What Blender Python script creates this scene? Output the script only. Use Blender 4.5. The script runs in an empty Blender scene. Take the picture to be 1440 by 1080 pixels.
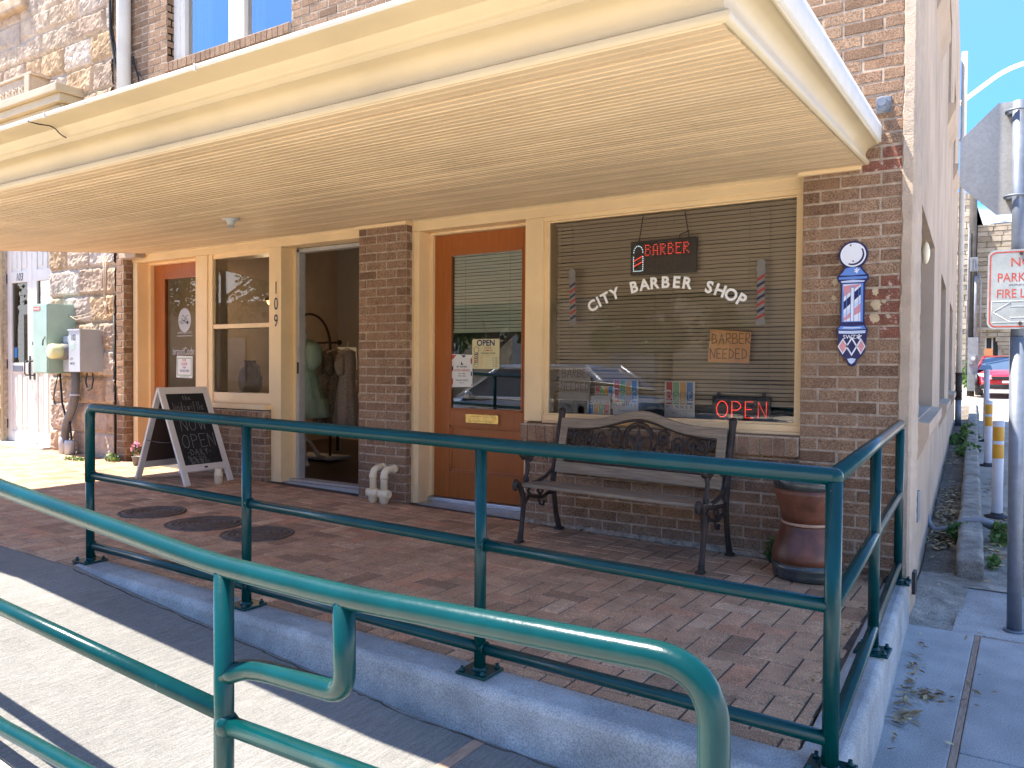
import bpy, bmesh, math, random
from mathutils import Vector, Matrix, noise
R = random.Random(7)
PI = math.pi
sc = bpy.context.scene
COL = sc.collection
GX = -0.019            # the pavement falls gently towards the alley

def gz(x): return GX * x

# ------------------------------------------------------------------ materials
def nt(name):
    m = bpy.data.materials.new(name); m.use_nodes = True
    n = m.node_tree; n.nodes.clear()
    o = n.nodes.new('ShaderNodeOutputMaterial')
    return m, n, o
def N(n, t, **k):
    x = n.nodes.new(t)
    for a, b in k.items():
        if a in x.inputs: x.inputs[a].default_value = b
        else: setattr(x, a, b)
    return x
def L(n, a, ao, b, bi): n.links.new(a.outputs[ao], b.inputs[bi])
def c4(c): return (c[0], c[1], c[2], 1)
def mul(c, f): return tuple(min(1, x * f) for x in c[:3])

def M(name, col, rough=.6, metal=0., var=.12, vs=6., bump=0., bs=80., spec=.5, col2=None, stretch=(1, 1, 1), coat=0.,
      tint=0., speck=0., sps=300., detail=6., big=0., bigs=.9, tcols=None, chips=None):
    """general weathered surface: two noise octaves of colour, optional per-face tint, optional bump"""
    m, n, o = nt(name)
    b = N(n, 'ShaderNodeBsdfPrincipled'); b.inputs['Roughness'].default_value = rough; b.inputs['Metallic'].default_value = metal
    b.inputs['Specular IOR Level'].default_value = spec
    if coat: b.inputs['Coat Weight'].default_value = coat; b.inputs['Coat Roughness'].default_value = .12
    L(n, b, 0, o, 0)
    tc = N(n, 'ShaderNodeTexCoord'); mp = N(n, 'ShaderNodeMapping'); mp.inputs['Scale'].default_value = stretch
    L(n, tc, 'Object', mp, 0)
    nz = N(n, 'ShaderNodeTexNoise', Scale=vs, Detail=detail, Roughness=.6); L(n, mp, 0, nz, 'Vector')
    rp = N(n, 'ShaderNodeValToRGB'); L(n, nz, 'Fac', rp, 0)
    a = mul(col, 1 - var); z = col2 if col2 else mul(col, 1 + var)
    rp.color_ramp.elements[0].position = .32; rp.color_ramp.elements[1].position = .68
    rp.color_ramp.elements[0].color = c4(a); rp.color_ramp.elements[1].color = c4(z)
    cur = (rp, 0)
    if tcols:
        at = N(n, 'ShaderNodeAttribute', attribute_name='tint')
        r2 = N(n, 'ShaderNodeValToRGB'); L(n, at, 'Fac', r2, 0)
        el = r2.color_ramp.elements
        while len(el) < len(tcols): el.new(.5)
        for i, cc in enumerate(tcols): el[i].position = i / (len(tcols) - 1); el[i].color = c4(cc)
        mx = N(n, 'ShaderNodeMix', data_type='RGBA', blend_type='MULTIPLY'); mx.inputs[0].default_value = 1
        g = N(n, 'ShaderNodeValToRGB'); L(n, nz, 'Fac', g, 0)
        g.color_ramp.elements[0].position = .3; g.color_ramp.elements[1].position = .7
        g.color_ramp.elements[0].color = (1 - var,) * 3 + (1,); g.color_ramp.elements[1].color = (1 + var,) * 3 + (1,)
        L(n, r2, 0, mx, 6); L(n, g, 0, mx, 7); cur = (mx, 2)
    if big:
        n3 = N(n, 'ShaderNodeTexNoise', Scale=bigs, Detail=4, Roughness=.55); L(n, tc, 'Object', n3, 'Vector')
        r3 = N(n, 'ShaderNodeValToRGB'); L(n, n3, 'Fac', r3, 0)
        r3.color_ramp.elements[0].position = .35; r3.color_ramp.elements[1].position = .65
        r3.color_ramp.elements[0].color = (1 - big,) * 3 + (1,); r3.color_ramp.elements[1].color = (1 + big * .4,) * 3 + (1,)
        mx = N(n, 'ShaderNodeMix', data_type='RGBA', blend_type='MULTIPLY'); mx.inputs[0].default_value = 1
        n.links.new(cur[0].outputs[cur[1]], mx.inputs[6]); L(n, r3, 0, mx, 7); cur = (mx, 2)
    if speck:
        n4 = N(n, 'ShaderNodeTexNoise', Scale=sps, Detail=2); L(n, tc, 'Object', n4, 'Vector')
        r4 = N(n, 'ShaderNodeValToRGB'); L(n, n4, 'Fac', r4, 0)
        r4.color_ramp.elements[0].position = .36; r4.color_ramp.elements[1].position = .62
        r4.color_ramp.elements[0].color = (1 - speck,) * 3 + (1,); r4.color_ramp.elements[1].color = (1 + speck * .6,) * 3 + (1,)
        mx = N(n, 'ShaderNodeMix', data_type='RGBA', blend_type='MULTIPLY'); mx.inputs[0].default_value = 1
        n.links.new(cur[0].outputs[cur[1]], mx.inputs[6]); L(n, r4, 0, mx, 7); cur = (mx, 2)
    if chips:                                   # (colour, scale, threshold): small spots of wear
        n5 = N(n, 'ShaderNodeTexNoise', Scale=chips[1], Detail=5, Roughness=.65); L(n, tc, 'Object', n5, 'Vector')
        r5 = N(n, 'ShaderNodeValToRGB'); L(n, n5, 'Fac', r5, 0); r5.color_ramp.elements[0].position = chips[2]; r5.color_ramp.elements[1].position = chips[2] + .025
        mx = N(n, 'ShaderNodeMix', data_type='RGBA'); L(n, r5, 0, mx, 0)
        n.links.new(cur[0].outputs[cur[1]], mx.inputs[6]); mx.inputs[7].default_value = c4(chips[0]); cur = (mx, 2)
    n.links.new(cur[0].outputs[cur[1]], b.inputs['Base Color'])
    if bump:
        nb = N(n, 'ShaderNodeTexNoise', Scale=bs, Detail=5, Roughness=.65); L(n, mp, 0, nb, 'Vector')
        bp = N(n, 'ShaderNodeBump', Strength=min(1, bump), Distance=.01); L(n, nb, 'Fac', bp, 'Height'); L(n, bp, 0, b, 'Normal')
    return m
def EM(name, col, s):
    m, n, o = nt(name); e = N(n, 'ShaderNodeEmission'); e.inputs[0].default_value = c4(col); e.inputs[1].default_value = s
    L(n, e, 0, o, 0); return m
def GLASS(name, tint=(.9, .93, .92), ior=1.5, rough=0., boost=0., k=1.7):
    m, n, o = nt(name)
    t = N(n, 'ShaderNodeBsdfTransparent'); t.inputs[0].default_value = c4(tint)
    g = N(n, 'ShaderNodeBsdfGlossy'); g.inputs['Roughness'].default_value = rough; g.inputs[0].default_value = (1, 1, 1, 1)
    f = N(n, 'ShaderNodeFresnel', IOR=ior); mx = N(n, 'ShaderNodeMixShader')
    ad = N(n, 'ShaderNodeMath', operation='MULTIPLY_ADD'); ad.inputs[1].default_value = k; ad.inputs[2].default_value = boost; ad.use_clamp = True
    L(n, f, 0, ad, 0); L(n, ad, 0, mx, 0); L(n, t, 0, mx, 1); L(n, g, 0, mx, 2); L(n, mx, 0, o, 0)
    return m
def LEAF(name, cols, rough=.55):
    m, n, o = nt(name)
    b = N(n, 'ShaderNodeBsdfPrincipled', Roughness=rough); tr = N(n, 'ShaderNodeBsdfTranslucent'); mx = N(n, 'ShaderNodeMixShader'); mx.inputs[0].default_value = .3
    at = N(n, 'ShaderNodeAttribute', attribute_name='tint'); r = N(n, 'ShaderNodeValToRGB'); L(n, at, 'Fac', r, 0)
    el = r.color_ramp.elements
    while len(el) < len(cols): el.new(.5)
    for i, cc in enumerate(cols): el[i].position = i / (len(cols) - 1); el[i].color = c4(cc)
    L(n, r, 0, b, 'Base Color'); L(n, r, 0, tr, 0); L(n, b, 0, mx, 1); L(n, tr, 0, mx, 2); L(n, mx, 0, o, 0)
    return m

MT = {}
MT['brick'] = M('brick', (.2, .14, .11), .9, var=.18, vs=14, bump=.5, bs=190, spec=.25, speck=.5, sps=170, big=.12, bigs=1.4,
                tcols=[(0.216, 0.129, 0.078), (0.280, 0.169, 0.105), (0.314, 0.195, 0.121), (0.349, 0.225, 0.140), (0.280, 0.164, 0.097), (0.377, 0.230, 0.140)])
MT['redbrick'] = M('stripped_red_brick', (.24, .1, .065), .9, var=.25, vs=16, bump=.6, bs=150, spec=.25, speck=.4, sps=170, chips=((.5, .36, .3), 26, .6))
MT['paintpatch'] = M('old_paint_patch', (.5, .39, .24), .8, var=.2, vs=20, chips=((.12, .1, .08), 40, .68))
MT['mortar'] = M('mortar', (.47, .37, .275), .95, var=.32, vs=25, bump=.7, bs=160, spec=.2, big=.2)
MT['paver'] = M('paver', (.2, .13, .1), .85, var=.22, vs=9, bump=.45, bs=220, spec=.3, speck=.5, sps=230, big=.16, bigs=.8,
                tcols=[(0.349, 0.215, 0.132), (0.473, 0.293, 0.177), (0.529, 0.329, 0.200), (0.564, 0.364, 0.222), (0.541, 0.286, 0.167), (0.654, 0.432, 0.272)])
MT['sand'] = M('paver_joint', (.08, .06, .045), .95, var=.4, vs=14, bump=.5, bs=120)
MT['concrete'] = M('concrete', (.4, .395, .38), .9, var=.1, vs=5, bump=.35, bs=120, spec=.25, speck=.26, sps=190, big=.22, bigs=1.3, chips=((.13, .12, .11), 17, .69))
MT['ramp'] = M('ramp_concrete', (.262, .252, .23), .9, var=.2, vs=11, bump=1., bs=24, spec=.25, speck=.2, sps=200, big=.14, bigs=1.3, stretch=(13, 1, 1))
MT['kerbc'] = M('kerb_concrete', (.375, .385, .375), .85, var=.16, vs=9, bump=.5, bs=90, spec=.3, speck=.25, sps=180, big=.26, bigs=2.4, chips=((.15, .15, .15), 14, .7))
MT['oldcon'] = M('old_concrete', (.29, .26, .215), .95, var=.35, vs=9, bump=.9, bs=45, speck=.35, sps=120, big=.3, bigs=2.)
MT['streetcon'] = M('pale_street_concrete', (.74, .62, .47), .9, var=.1, vs=4, speck=.15)  # unseen pavement, colour raised to bounce warm sun onto the shopfront
MT['bounce_paving'] = M('bounce_paving', (.5, .455, .385), .9, var=.15, vs=3, bump=.4, bs=120, speck=.3, sps=200)  # lightened well beyond asphalt so the unseen street bounces more sun
MT['alley'] = M('alley_paving', (.36, .32, .26), .92, var=.12, vs=2, bump=.3, bs=80, speck=.2, sps=160, big=.2)
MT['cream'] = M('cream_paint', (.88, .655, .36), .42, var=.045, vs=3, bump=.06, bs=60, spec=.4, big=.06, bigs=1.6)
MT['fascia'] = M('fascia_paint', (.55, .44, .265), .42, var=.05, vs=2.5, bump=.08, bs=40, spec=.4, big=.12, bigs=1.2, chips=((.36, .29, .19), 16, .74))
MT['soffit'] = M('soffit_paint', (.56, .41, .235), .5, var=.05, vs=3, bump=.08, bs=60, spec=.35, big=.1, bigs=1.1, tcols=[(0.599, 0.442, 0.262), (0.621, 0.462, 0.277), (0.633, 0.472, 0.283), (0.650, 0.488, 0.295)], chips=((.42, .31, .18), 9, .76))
MT['gutterw'] = M('gutter_metal', (.6, .565, .5), .7, var=.06, vs=6, spec=.2)
MT['roofing'] = M('roofing', (.3, .29, .28), .9, var=.2, vs=3)
MT['doorwood'] = M('orange_wood', (.36, .105, .018), .38, var=.1, vs=5, bump=.08, bs=30, spec=.4, stretch=(9, 9, .7), coat=.2)
MT['brass'] = M('brass', (.75, .52, .18), .25, 1., var=.2, vs=30)
MT['white'] = M('white_paint', (.74, .69, .61), .5, var=.05, vs=4, big=.06)
MT['grayw'] = M('greyed_white_wood', (.42, .405, .37), .6, var=.1, vs=12)
MT['alu'] = M('aluminium', (.55, .55, .54), .38, .85, var=.1, vs=20)
MT['black'] = M('black_metal', (.015, .015, .016), .45, var=.2)
MT['dark'] = M('dark_plastic', (.022, .02, .02), .5, var=.2)
MT['stucco'] = M('stucco', (.53, .405, .295), .95, var=.07, vs=3, bump=.55, bs=170, spec=.2, big=.2, bigs=1.1, chips=((.34, .26, .19), 7, .7))
MT['stuccotrim'] = M('stucco_edge', (.55, .43, .32), .95, var=.1, vs=9, bump=1., bs=110, spec=.2, big=.12)
MT['stone'] = M('limestone', (.56, .45, .33), .95, var=.2, vs=6, bump=.8, bs=45, spec=.2, big=.15, bigs=3.,
                tcols=[(0.396, 0.287, 0.204), (0.460, 0.355, 0.269), (0.491, 0.386, 0.293), (0.443, 0.301, 0.175), (0.515, 0.426, 0.351), (0.372, 0.269, 0.193)], detail=10)
MT['farstone'] = M('far_limestone', (.55, .46, .34), .95, var=.22, vs=2.2, bump=.9, bs=14, spec=.2, big=.28, bigs=.35,
                tcols=[(0.331, 0.259, 0.180), (0.418, 0.346, 0.252), (0.475, 0.396, 0.295), (0.360, 0.288, 0.209), (0.504, 0.432, 0.338)], detail=10)
MT['teal'] = M('teal_paint', (.0005, .04, .0415), .25, var=.16, vs=7, bump=.1, bs=45, spec=.27, big=.18, bigs=4., chips=((.2, .27, .25), 38, .735))
MT['iron'] = M('rusty_iron', (.045, .032, .026), .6, .3, var=.35, vs=22, bump=.3, bs=90)
MT['oldwood'] = M('weathered_wood', (.28, .22, .155), .85, var=.3, vs=7, bump=.5, bs=26, stretch=(.9, 12, 12), spec=.25)
MT['pot'] = M('glazed_terracotta', (.17, .06, .032), .42, var=.35, vs=5, bump=.15, bs=18, spec=.4, coat=.12, big=.35, bigs=5)
MT['potblue'] = M('blue_glaze', (.02, .028, .05), .25, var=.3, vs=9, spec=.5, coat=.3, col2=(.085, .085, .06))
MT['potclay'] = M('pale_clay', (.42, .26, .17), .6, var=.15)
MT['pipegray'] = M('dull_grey_pipe', (.2, .205, .215), .6, var=.2)
MT['galv'] = M('galvanised_steel', (.17, .19, .225), .55, .35, var=.16, vs=16, bump=.05, bs=30)
MT['signalu'] = M('sign_back_aluminium', (.4, .375, .335), .6, .0, var=.1, vs=4, speck=.08, sps=70)
MT['signface'] = M('faded_sign_face', (.44, .455, .43), .5, var=.16, vs=7, big=.25, bigs=6, chips=((.3, .25, .19), 22, .69))
MT['signred'] = M('sign_red', (.5, .075, .045), .5, var=.25, vs=30)
MT['signrust'] = M('rust_spot', (.06, .03, .02), .8)
MT['signline'] = M('sign_pale_line', (.7, .72, .7), .5)
MT['yellow'] = M('reflective_yellow', (.62, .3, .02), .4, var=.1)
MT['boll'] = M('white_plastic_post', (.55, .55, .58), .4, var=.06, vs=5, big=.08, bigs=6)
MT['rubber'] = M('rubber', (.025, .025, .03), .7)
MT['expw'] = M('joint_board', (.34, .225, .155), .9, var=.3, vs=15, stretch=(8, 1, 1))
MT['litter'] = M('dry_leaves', (.2, .12, .06), .9, var=.4, vs=12, tcols=[(.12, .07, .04), (.22, .14, .07), (.36, .26, .13), (.3, .2, .1), (.5, .42, .22)])
MT['gravel'] = M('leaf_and_gravel', (.17, .135, .1), .95, var=.4, vs=22, bump=1., bs=60, speck=.5, sps=90, big=.3, bigs=3.)
MT['boxgreen'] = M('pale_green_metal', (.34, .47, .4), .45, .1, var=.08, vs=6, spec=.4)
MT['boxgray'] = M('grey_metal_box', (.45, .48, .53), .45, .2, var=.07, vs=6)
MT['meterglass'] = M('meter_cover', (.62, .62, .34), .18, var=.1, coat=.6)
MT['conduit'] = M('grey_conduit', (.16, .155, .15), .6, var=.2)
MT['cable'] = M('black_cable', (.012, .012, .012), .6)
MT['redlabel'] = M('red_label', (.55, .06, .03), .5)
MT['ink'] = M('black_ink', (.012, .012, .014), .6)
MT['dkink'] = M('pencil_ink', (.16, .11, .07), .7)
MT['vinyl'] = M('white_vinyl', (.93, .92, .87), .5, var=.03)
MT['frost'] = M('frosted_vinyl', (.45, .47, .47), .6, var=.05)
MT['ledred'] = EM('red_led', (1., .06, .04), .36)
MT['ledoff'] = M('unlit_led', (.09, .045, .04), .4)
MT['ledwhite'] = EM('white_led', (.75, .95, 1.), .4)
MT['card'] = M('orange_cardboard', (.86, .42, .17), .85, var=.06, vs=20)
MT['cardg'] = M('brown_cardboard', (.42, .34, .26), .85, var=.06, vs=20)
MT['slat'] = M('beige_slat', (.44, .335, .22), .5, var=.05, vs=2, stretch=(.3, 1, 40))
MT['slatw'] = M('pale_green_slat', (.86, .86, .72), .45, var=.05, vs=2, stretch=(.3, 1, 40))
MT['cord'] = M('blind_cord', (.3, .25, .2), .8)
MT['paper'] = M('white_paper', (.74, .76, .73), .8, var=.03)
MT['papery'] = M('cream_paper', (.66, .62, .36), .6, var=.05)
MT['paperg'] = M('pale_green_paper', (.55, .68, .55), .7)
MT['pgray'] = M('poster_grey', (.62, .57, .49), .7, var=.04)
MT['pred'] = M('poster_red', (.5, .075, .06), .6); MT['pgreen'] = M('poster_green', (.16, .36, .14), .6)
MT['porange'] = M('poster_orange', (.62, .3, .06), .6); MT['pblue'] = M('poster_blue', (.03, .17, .4), .6)
MT['bpblue'] = M('enamel_blue', (.03, .085, .42), .28, var=.12, vs=14, coat=.4); MT['bpnavy'] = M('enamel_navy', (.008, .012, .1), .28, coat=.4)
MT['bppale'] = M('enamel_pale_blue', (.6, .7, .9), .28, var=.06, vs=14, coat=.4); MT['bpwhite'] = M('enamel_white', (.84, .87, .92), .26, var=.04, coat=.4)
MT['bppink'] = M('enamel_pink', (.7, .3, .33), .3, coat=.4); MT['bpmid'] = M('enamel_mid_blue', (.12, .27, .68), .28, coat=.4)
MT['decred'] = M('decal_red', (.33, .03, .02), .5); MT['decnavy'] = M('decal_navy', (.008, .012, .04), .5); MT['decgray'] = M('decal_silver', (.2, .185, .165), .5)
MT['chalkb'] = M('chalkboard', (.012, .012, .013), .75, var=.5, vs=9); MT['chalk'] = M('chalk', (.2, .2, .195), .9, var=.25, vs=40)
MT['brownback'] = M('brown_board', (.075, .042, .03), .7)
MT['castlid'] = M('cast_iron_lid', (.12, .094, .077), .75, .3, var=.3, vs=18, bump=.5, bs=60)
MT['pvc'] = M('cream_pvc', (.86, .74, .5), .42, var=.06, vs=10)
MT['pink'] = LEAF('pink_petals', [(.5, .12, .25), (.7, .3, .45), (.75, .5, .6)])
MT['weed'] = LEAF('weed_leaves', [(.04, .08, .02), (.07, .14, .03), (.12, .21, .045), (.2, .28, .075)])
MT['treeleaf'] = LEAF('tree_leaves', [(.018, .04, .01), (.035, .075, .016), (.06, .115, .022), (.09, .15, .03)])
MT['bark'] = M('bark', (.12, .09, .065), .9, var=.3, vs=14, bump=.8, bs=20, stretch=(4, 4, 1))
MT['carred'] = M('red_car_paint', (.52, .012, .018), .25, .15, var=.03, coat=1.)
MT['carsil'] = M('silver_car_paint', (.55, .57, .6), .28, .5, var=.03, coat=1.)
MT['carblk'] = M('black_trim', (.012, .012, .013), .5)
MT['carglass'] = M('car_glass', (.06, .085, .12), .06, 0, var=.1, vs=3, spec=.9, coat=1.)
MT['lens'] = M('lamp_lens', (.6, .63, .66), .15, .3, coat=1.)
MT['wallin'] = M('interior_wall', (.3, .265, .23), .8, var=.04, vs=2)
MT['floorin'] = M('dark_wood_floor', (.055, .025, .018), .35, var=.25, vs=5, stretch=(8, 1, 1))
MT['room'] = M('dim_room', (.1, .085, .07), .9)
MT['skin'] = M('mannequin_cream', (.8, .72, .64), .5)
MT['dressg'] = M('sage_green_cloth', (.42, .58, .43), .85, var=.12, vs=12, bump=.25, bs=40, stretch=(3, 3, .4))
MT['dressb'] = M('taupe_cloth', (.42, .33, .25), .85, var=.3, vs=30, bump=.25, bs=40)
MT['dressc'] = M('pale_lace_cloth', (.6, .5, .4), .85, var=.25, vs=60, bump=.3, bs=90)
MT['dressd'] = M('dark_flower_cloth', (.25, .19, .135), .85, var=.5, vs=40)
MT['bronze'] = M('bronze_tube', (.1, .055, .03), .35, .8)
MT['shade'] = EM('lamp_shade_glow', (1., .68, .4), .05)
MT['bulb'] = EM('warm_bulb', (1., .55, .2), 1.5)
MT['jug'] = M('stoneware', (.36, .27, .19), .6, var=.15, vs=8)
MT['glass'] = GLASS('window_glass', (.95, .96, .95)); MT['glassdk'] = GLASS('dim_window_glass', (.78, .78, .76), k=1.1); MT['glassold'] = GLASS('old_door_glass', (.4, .4, .38), k=.9); MT['glassup'] = GLASS('upper_window_glass', (.6, .63, .66), boost=.3)
MT['curtain'] = M('pale_curtain', (.5, .49, .46), .9, var=.15, vs=6, stretch=(10, 10, .3))
MT['utility'] = M('dark_timber_pole', (.05, .042, .036), .9, var=.3)
MT['lotsign'] = M('orange_lot_sign', (.42, .17, .06), .6)
MT['hedge'] = MT['treeleaf']

# ------------------------------------------------------------------ mesh builder
class MB:
    def __init__(s): s.v = []; s.f = []; s.m = []; s.t = []; s.sm = []
    def face(s, ids, mi=0, t=.5, smooth=False): s.f.append(ids); s.m.append(mi); s.t.append(t); s.sm.append(smooth)
    def add(s, vs, fs, mi=0, t=.5, smooth=False):
        b = len(s.v); s.v += [tuple(v) for v in vs]
        for f in fs: s.face([b + i for i in f], mi, t, smooth)
    def quad(s, a, b, c, d, mi=0, t=.5): s.add([a, b, c, d], [(0, 1, 2, 3)], mi, t)
    def box(s, x0, x1, y0, y1, z0, z1, mi=0, t=.5, ch=0.):
        if x1 < x0: x0, x1 = x1, x0
        if y1 < y0: y0, y1 = y1, y0
        if z1 < z0: z0, z1 = z1, z0
        if ch <= 0:
            s.add([(x0, y0, z0), (x1, y0, z0), (x1, y1, z0), (x0, y1, z0), (x0, y0, z1), (x1, y0, z1), (x1, y1, z1), (x0, y1, z1)],
                  [(0, 3, 2, 1), (4, 5, 6, 7), (0, 1, 5, 4), (1, 2, 6, 5), (2, 3, 7, 6), (3, 0, 4, 7)], mi, t); return
        c = min(ch, (x1 - x0) * .3, (y1 - y0) * .3, (z1 - z0) * .3)
        bm = bmesh.new(); bmesh.ops.create_cube(bm, size=1)
        for v in bm.verts: v.co = Vector(((x0 + x1) / 2 + v.co.x * (x1 - x0), (y0 + y1) / 2 + v.co.y * (y1 - y0), (z0 + z1) / 2 + v.co.z * (z1 - z0)))
        bmesh.ops.bevel(bm, geom=list(bm.edges), offset=c, segments=2, affect='EDGES', profile=.6)
        s.bm(bm, mi, t)
    def bm(s, bm, mi=0, t=.5, smooth=False, mat=None):
        bm.verts.ensure_lookup_table(); bm.verts.index_update()
        vs = [(mat @ v.co if mat else v.co) for v in bm.verts]
        s.add(vs, [[v.index for v in f.verts] for f in bm.faces], mi, t, smooth); bm.free()
    def merge(s, o, mat=None, mi=None):
        b = len(s.v); s.v += [tuple(mat @ Vector(v)) if mat else v for v in o.v]
        for f, m, t, k in zip(o.f, o.m, o.t, o.sm): s.face([b + i for i in f], m if mi is None else mi, t, k)
    def tube(s, path, r, n=12, mi=0, t=.5, caps=True, closed=False, flat=None):
        P = [Vector(p) for p in path]; k = len(P); rs = r if isinstance(r, (list, tuple)) else [r] * k
        rings = []; up = None
        for i in range(k):
            if closed: d = P[(i + 1) % k] - P[i - 1]
            else: d = (P[min(i + 1, k - 1)] - P[max(i - 1, 0)])
            d.normalize()
            if up is None:
                up = Vector((0, 0, 1)) if abs(d.z) < .9 else Vector((0, 1, 0))
            a = d.cross(up)
            if a.length < 1e-5: a = d.cross(Vector((1, 0, 0)))
            a.normalize(); up = a.cross(d).normalized()
            b = len(s.v)
            for j in range(n):
                th = 2 * PI * j / n
                e = rs[i]
                s.v.append(tuple(P[i] + a * math.cos(th) * e * (flat[0] if flat else 1) + up * math.sin(th) * e * (flat[1] if flat else 1)))
            rings.append(b)
        for i in range(k if closed else k - 1):
            a0, b0 = rings[i], rings[(i + 1) % k]
            for j in range(n): s.face([a0 + j, a0 + (j + 1) % n, b0 + (j + 1) % n, b0 + j], mi, t, True)
        if caps and not closed:
            s.face([rings[0] + j for j in range(n)][::-1], mi, t); s.face([rings[-1] + j for j in range(n)], mi, t)
    def lathe(s, prof, c, n=32, mi=0, t=.5, mis=None, axis='z'):
        b = len(s.v)
        for r, z in prof:
            for j in range(n):
                th = 2 * PI * j / n
                p = (r * math.cos(th), r * math.sin(th), z)
                if axis == 'y': p = (r * math.cos(th), z, r * math.sin(th))
                if axis == 'x': p = (z, r * math.cos(th), r * math.sin(th))
                s.v.append((c[0] + p[0], c[1] + p[1], c[2] + p[2]))
        for i in range(len(prof) - 1):
            for j in range(n): s.face([b + i * n + j, b + i * n + (j + 1) % n, b + (i + 1) * n + (j + 1) % n, b + (i + 1) * n + j], mis[i] if mis else mi, t, True)
        s.face([b + j for j in range(n)][::-1], mi, t); s.face([b + (len(prof) - 1) * n + j for j in range(n)], mis[-1] if mis else mi, t)
    def prism(s, pts, place, d0, d1, mi=0, t=.5):
        """2-D outline pts placed by place(u, v, d), extruded between d0 and d1"""
        n = len(pts); b = len(s.v)
        s.v += [tuple(place(u, v, d0)) for u, v in pts] + [tuple(place(u, v, d1)) for u, v in pts]
        s.face([b + i for i in range(n)][::-1], mi, t); s.face([b + n + i for i in range(n)], mi, t)
        for i in range(n): j = (i + 1) % n; s.face([b + i, b + j, b + n + j, b + n + i], mi, t)
    def sphere(s, c, r, mi=0, t=.5, seg=12, sc3=(1, 1, 1)):
        bm = bmesh.new(); bmesh.ops.create_uvsphere(bm, u_segments=seg, v_segments=max(6, seg // 2 + 2), radius=1)
        s.bm(bm, mi, t, True, Matrix.Translation(c) @ Matrix.Diagonal((r * sc3[0], r * sc3[1], r * sc3[2], 1)))

def build(name, mb, mats, parent=None, bevel=0., label=None, cat=None, group=None, kind=None, smooth_angle=None, subsurf=0):
    if not isinstance(mats, (list, tuple)): mats = [mats]
    me = bpy.data.meshes.new(name)
    off = Vector((0, 0, 0)); p = parent
    while p is not None: off += p.location; p = p.parent
    me.from_pydata([(v[0] - off.x, v[1] - off.y, v[2] - off.z) for v in mb.v], [], mb.f)
    for m in mats: me.materials.append(MT[m] if isinstance(m, str) else m)
    me.polygons.foreach_set('material_index', mb.m)
    me.polygons.foreach_set('use_smooth', mb.sm)
    at = me.attributes.new('tint', 'FLOAT', 'FACE'); at.data.foreach_set('value', mb.t)
    me.update()
    o = bpy.data.objects.new(name, me); COL.objects.link(o)
    if parent: o.parent = parent
    if bevel:
        md = o.modifiers.new('bevel', 'BEVEL'); md.width = bevel; md.segments = 2; md.limit_method = 'ANGLE'; md.angle_limit = math.radians(40)
    if subsurf:
        md = o.modifiers.new('sub', 'SUBSURF'); md.levels = subsurf; md.render_levels = subsurf
    tag(o, label, cat, group, kind)
    return o
def tag(o, label=None, cat=None, group=None, kind=None):
    if label: o['label'] = label
    if cat: o['category'] = cat
    if group: o['group'] = group
    if kind: o['kind'] = kind
    return o
def empty(name, loc, label, cat, group=None):
    o = bpy.data.objects.new(name, None); o.empty_display_size = .1; COL.objects.link(o); o.location = loc
    return tag(o, label, cat, group)
def copy_tree(o, parent=None):
    c = o.copy(); COL.objects.link(c)
    if parent: c.parent = parent
    for ch in o.children: copy_tree(ch, c)
    return c

_tc = {}
def text(s, size, off=0., align='CENTER', shear=0.):
    """outline lettering as flat polygons: (verts2d, faces)"""
    k = (s, off, shear)
    if k not in _tc:
        cu = bpy.data.curves.new('t', 'FONT'); cu.body = s; cu.size = 1; cu.offset = off; cu.shear = shear; cu.resolution_u = 3
        ob = bpy.data.objects.new('t', cu); COL.objects.link(ob)
        dg = bpy.context.evaluated_depsgraph_get(); dg.update(); me = ob.evaluated_get(dg).to_mesh()
        vs = [(v.co.x, v.co.y) for v in me.vertices]; fs = [tuple(p.vertices) for p in me.polygons]
        ob.evaluated_get(dg).to_mesh_clear(); bpy.data.objects.remove(ob); bpy.data.curves.remove(cu)
        _tc[k] = (vs, fs)
    vs, fs = _tc[k]
    x0 = min(v[0] for v in vs); x1 = max(v[0] for v in vs)
    sh = {'CENTER': (x0 + x1) / 2, 'LEFT': x0, 'RIGHT': x1}[align]
    return [((x - sh) * size, y * size) for x, y in vs], fs
def put_text(mb, s, size, place, u, v, d, off=0., align='CENTER', mi=0, ang=0., sx=1., shear=0.):
    if not s.strip(): return
    vs, fs = text(s, size, off, align, shear); ca, sa = math.cos(ang), math.sin(ang)
    mb.add([place(u + (x * sx) * ca - y * sa, v + (x * sx) * sa + y * ca, d) for x, y in vs], fs, mi)
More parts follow.
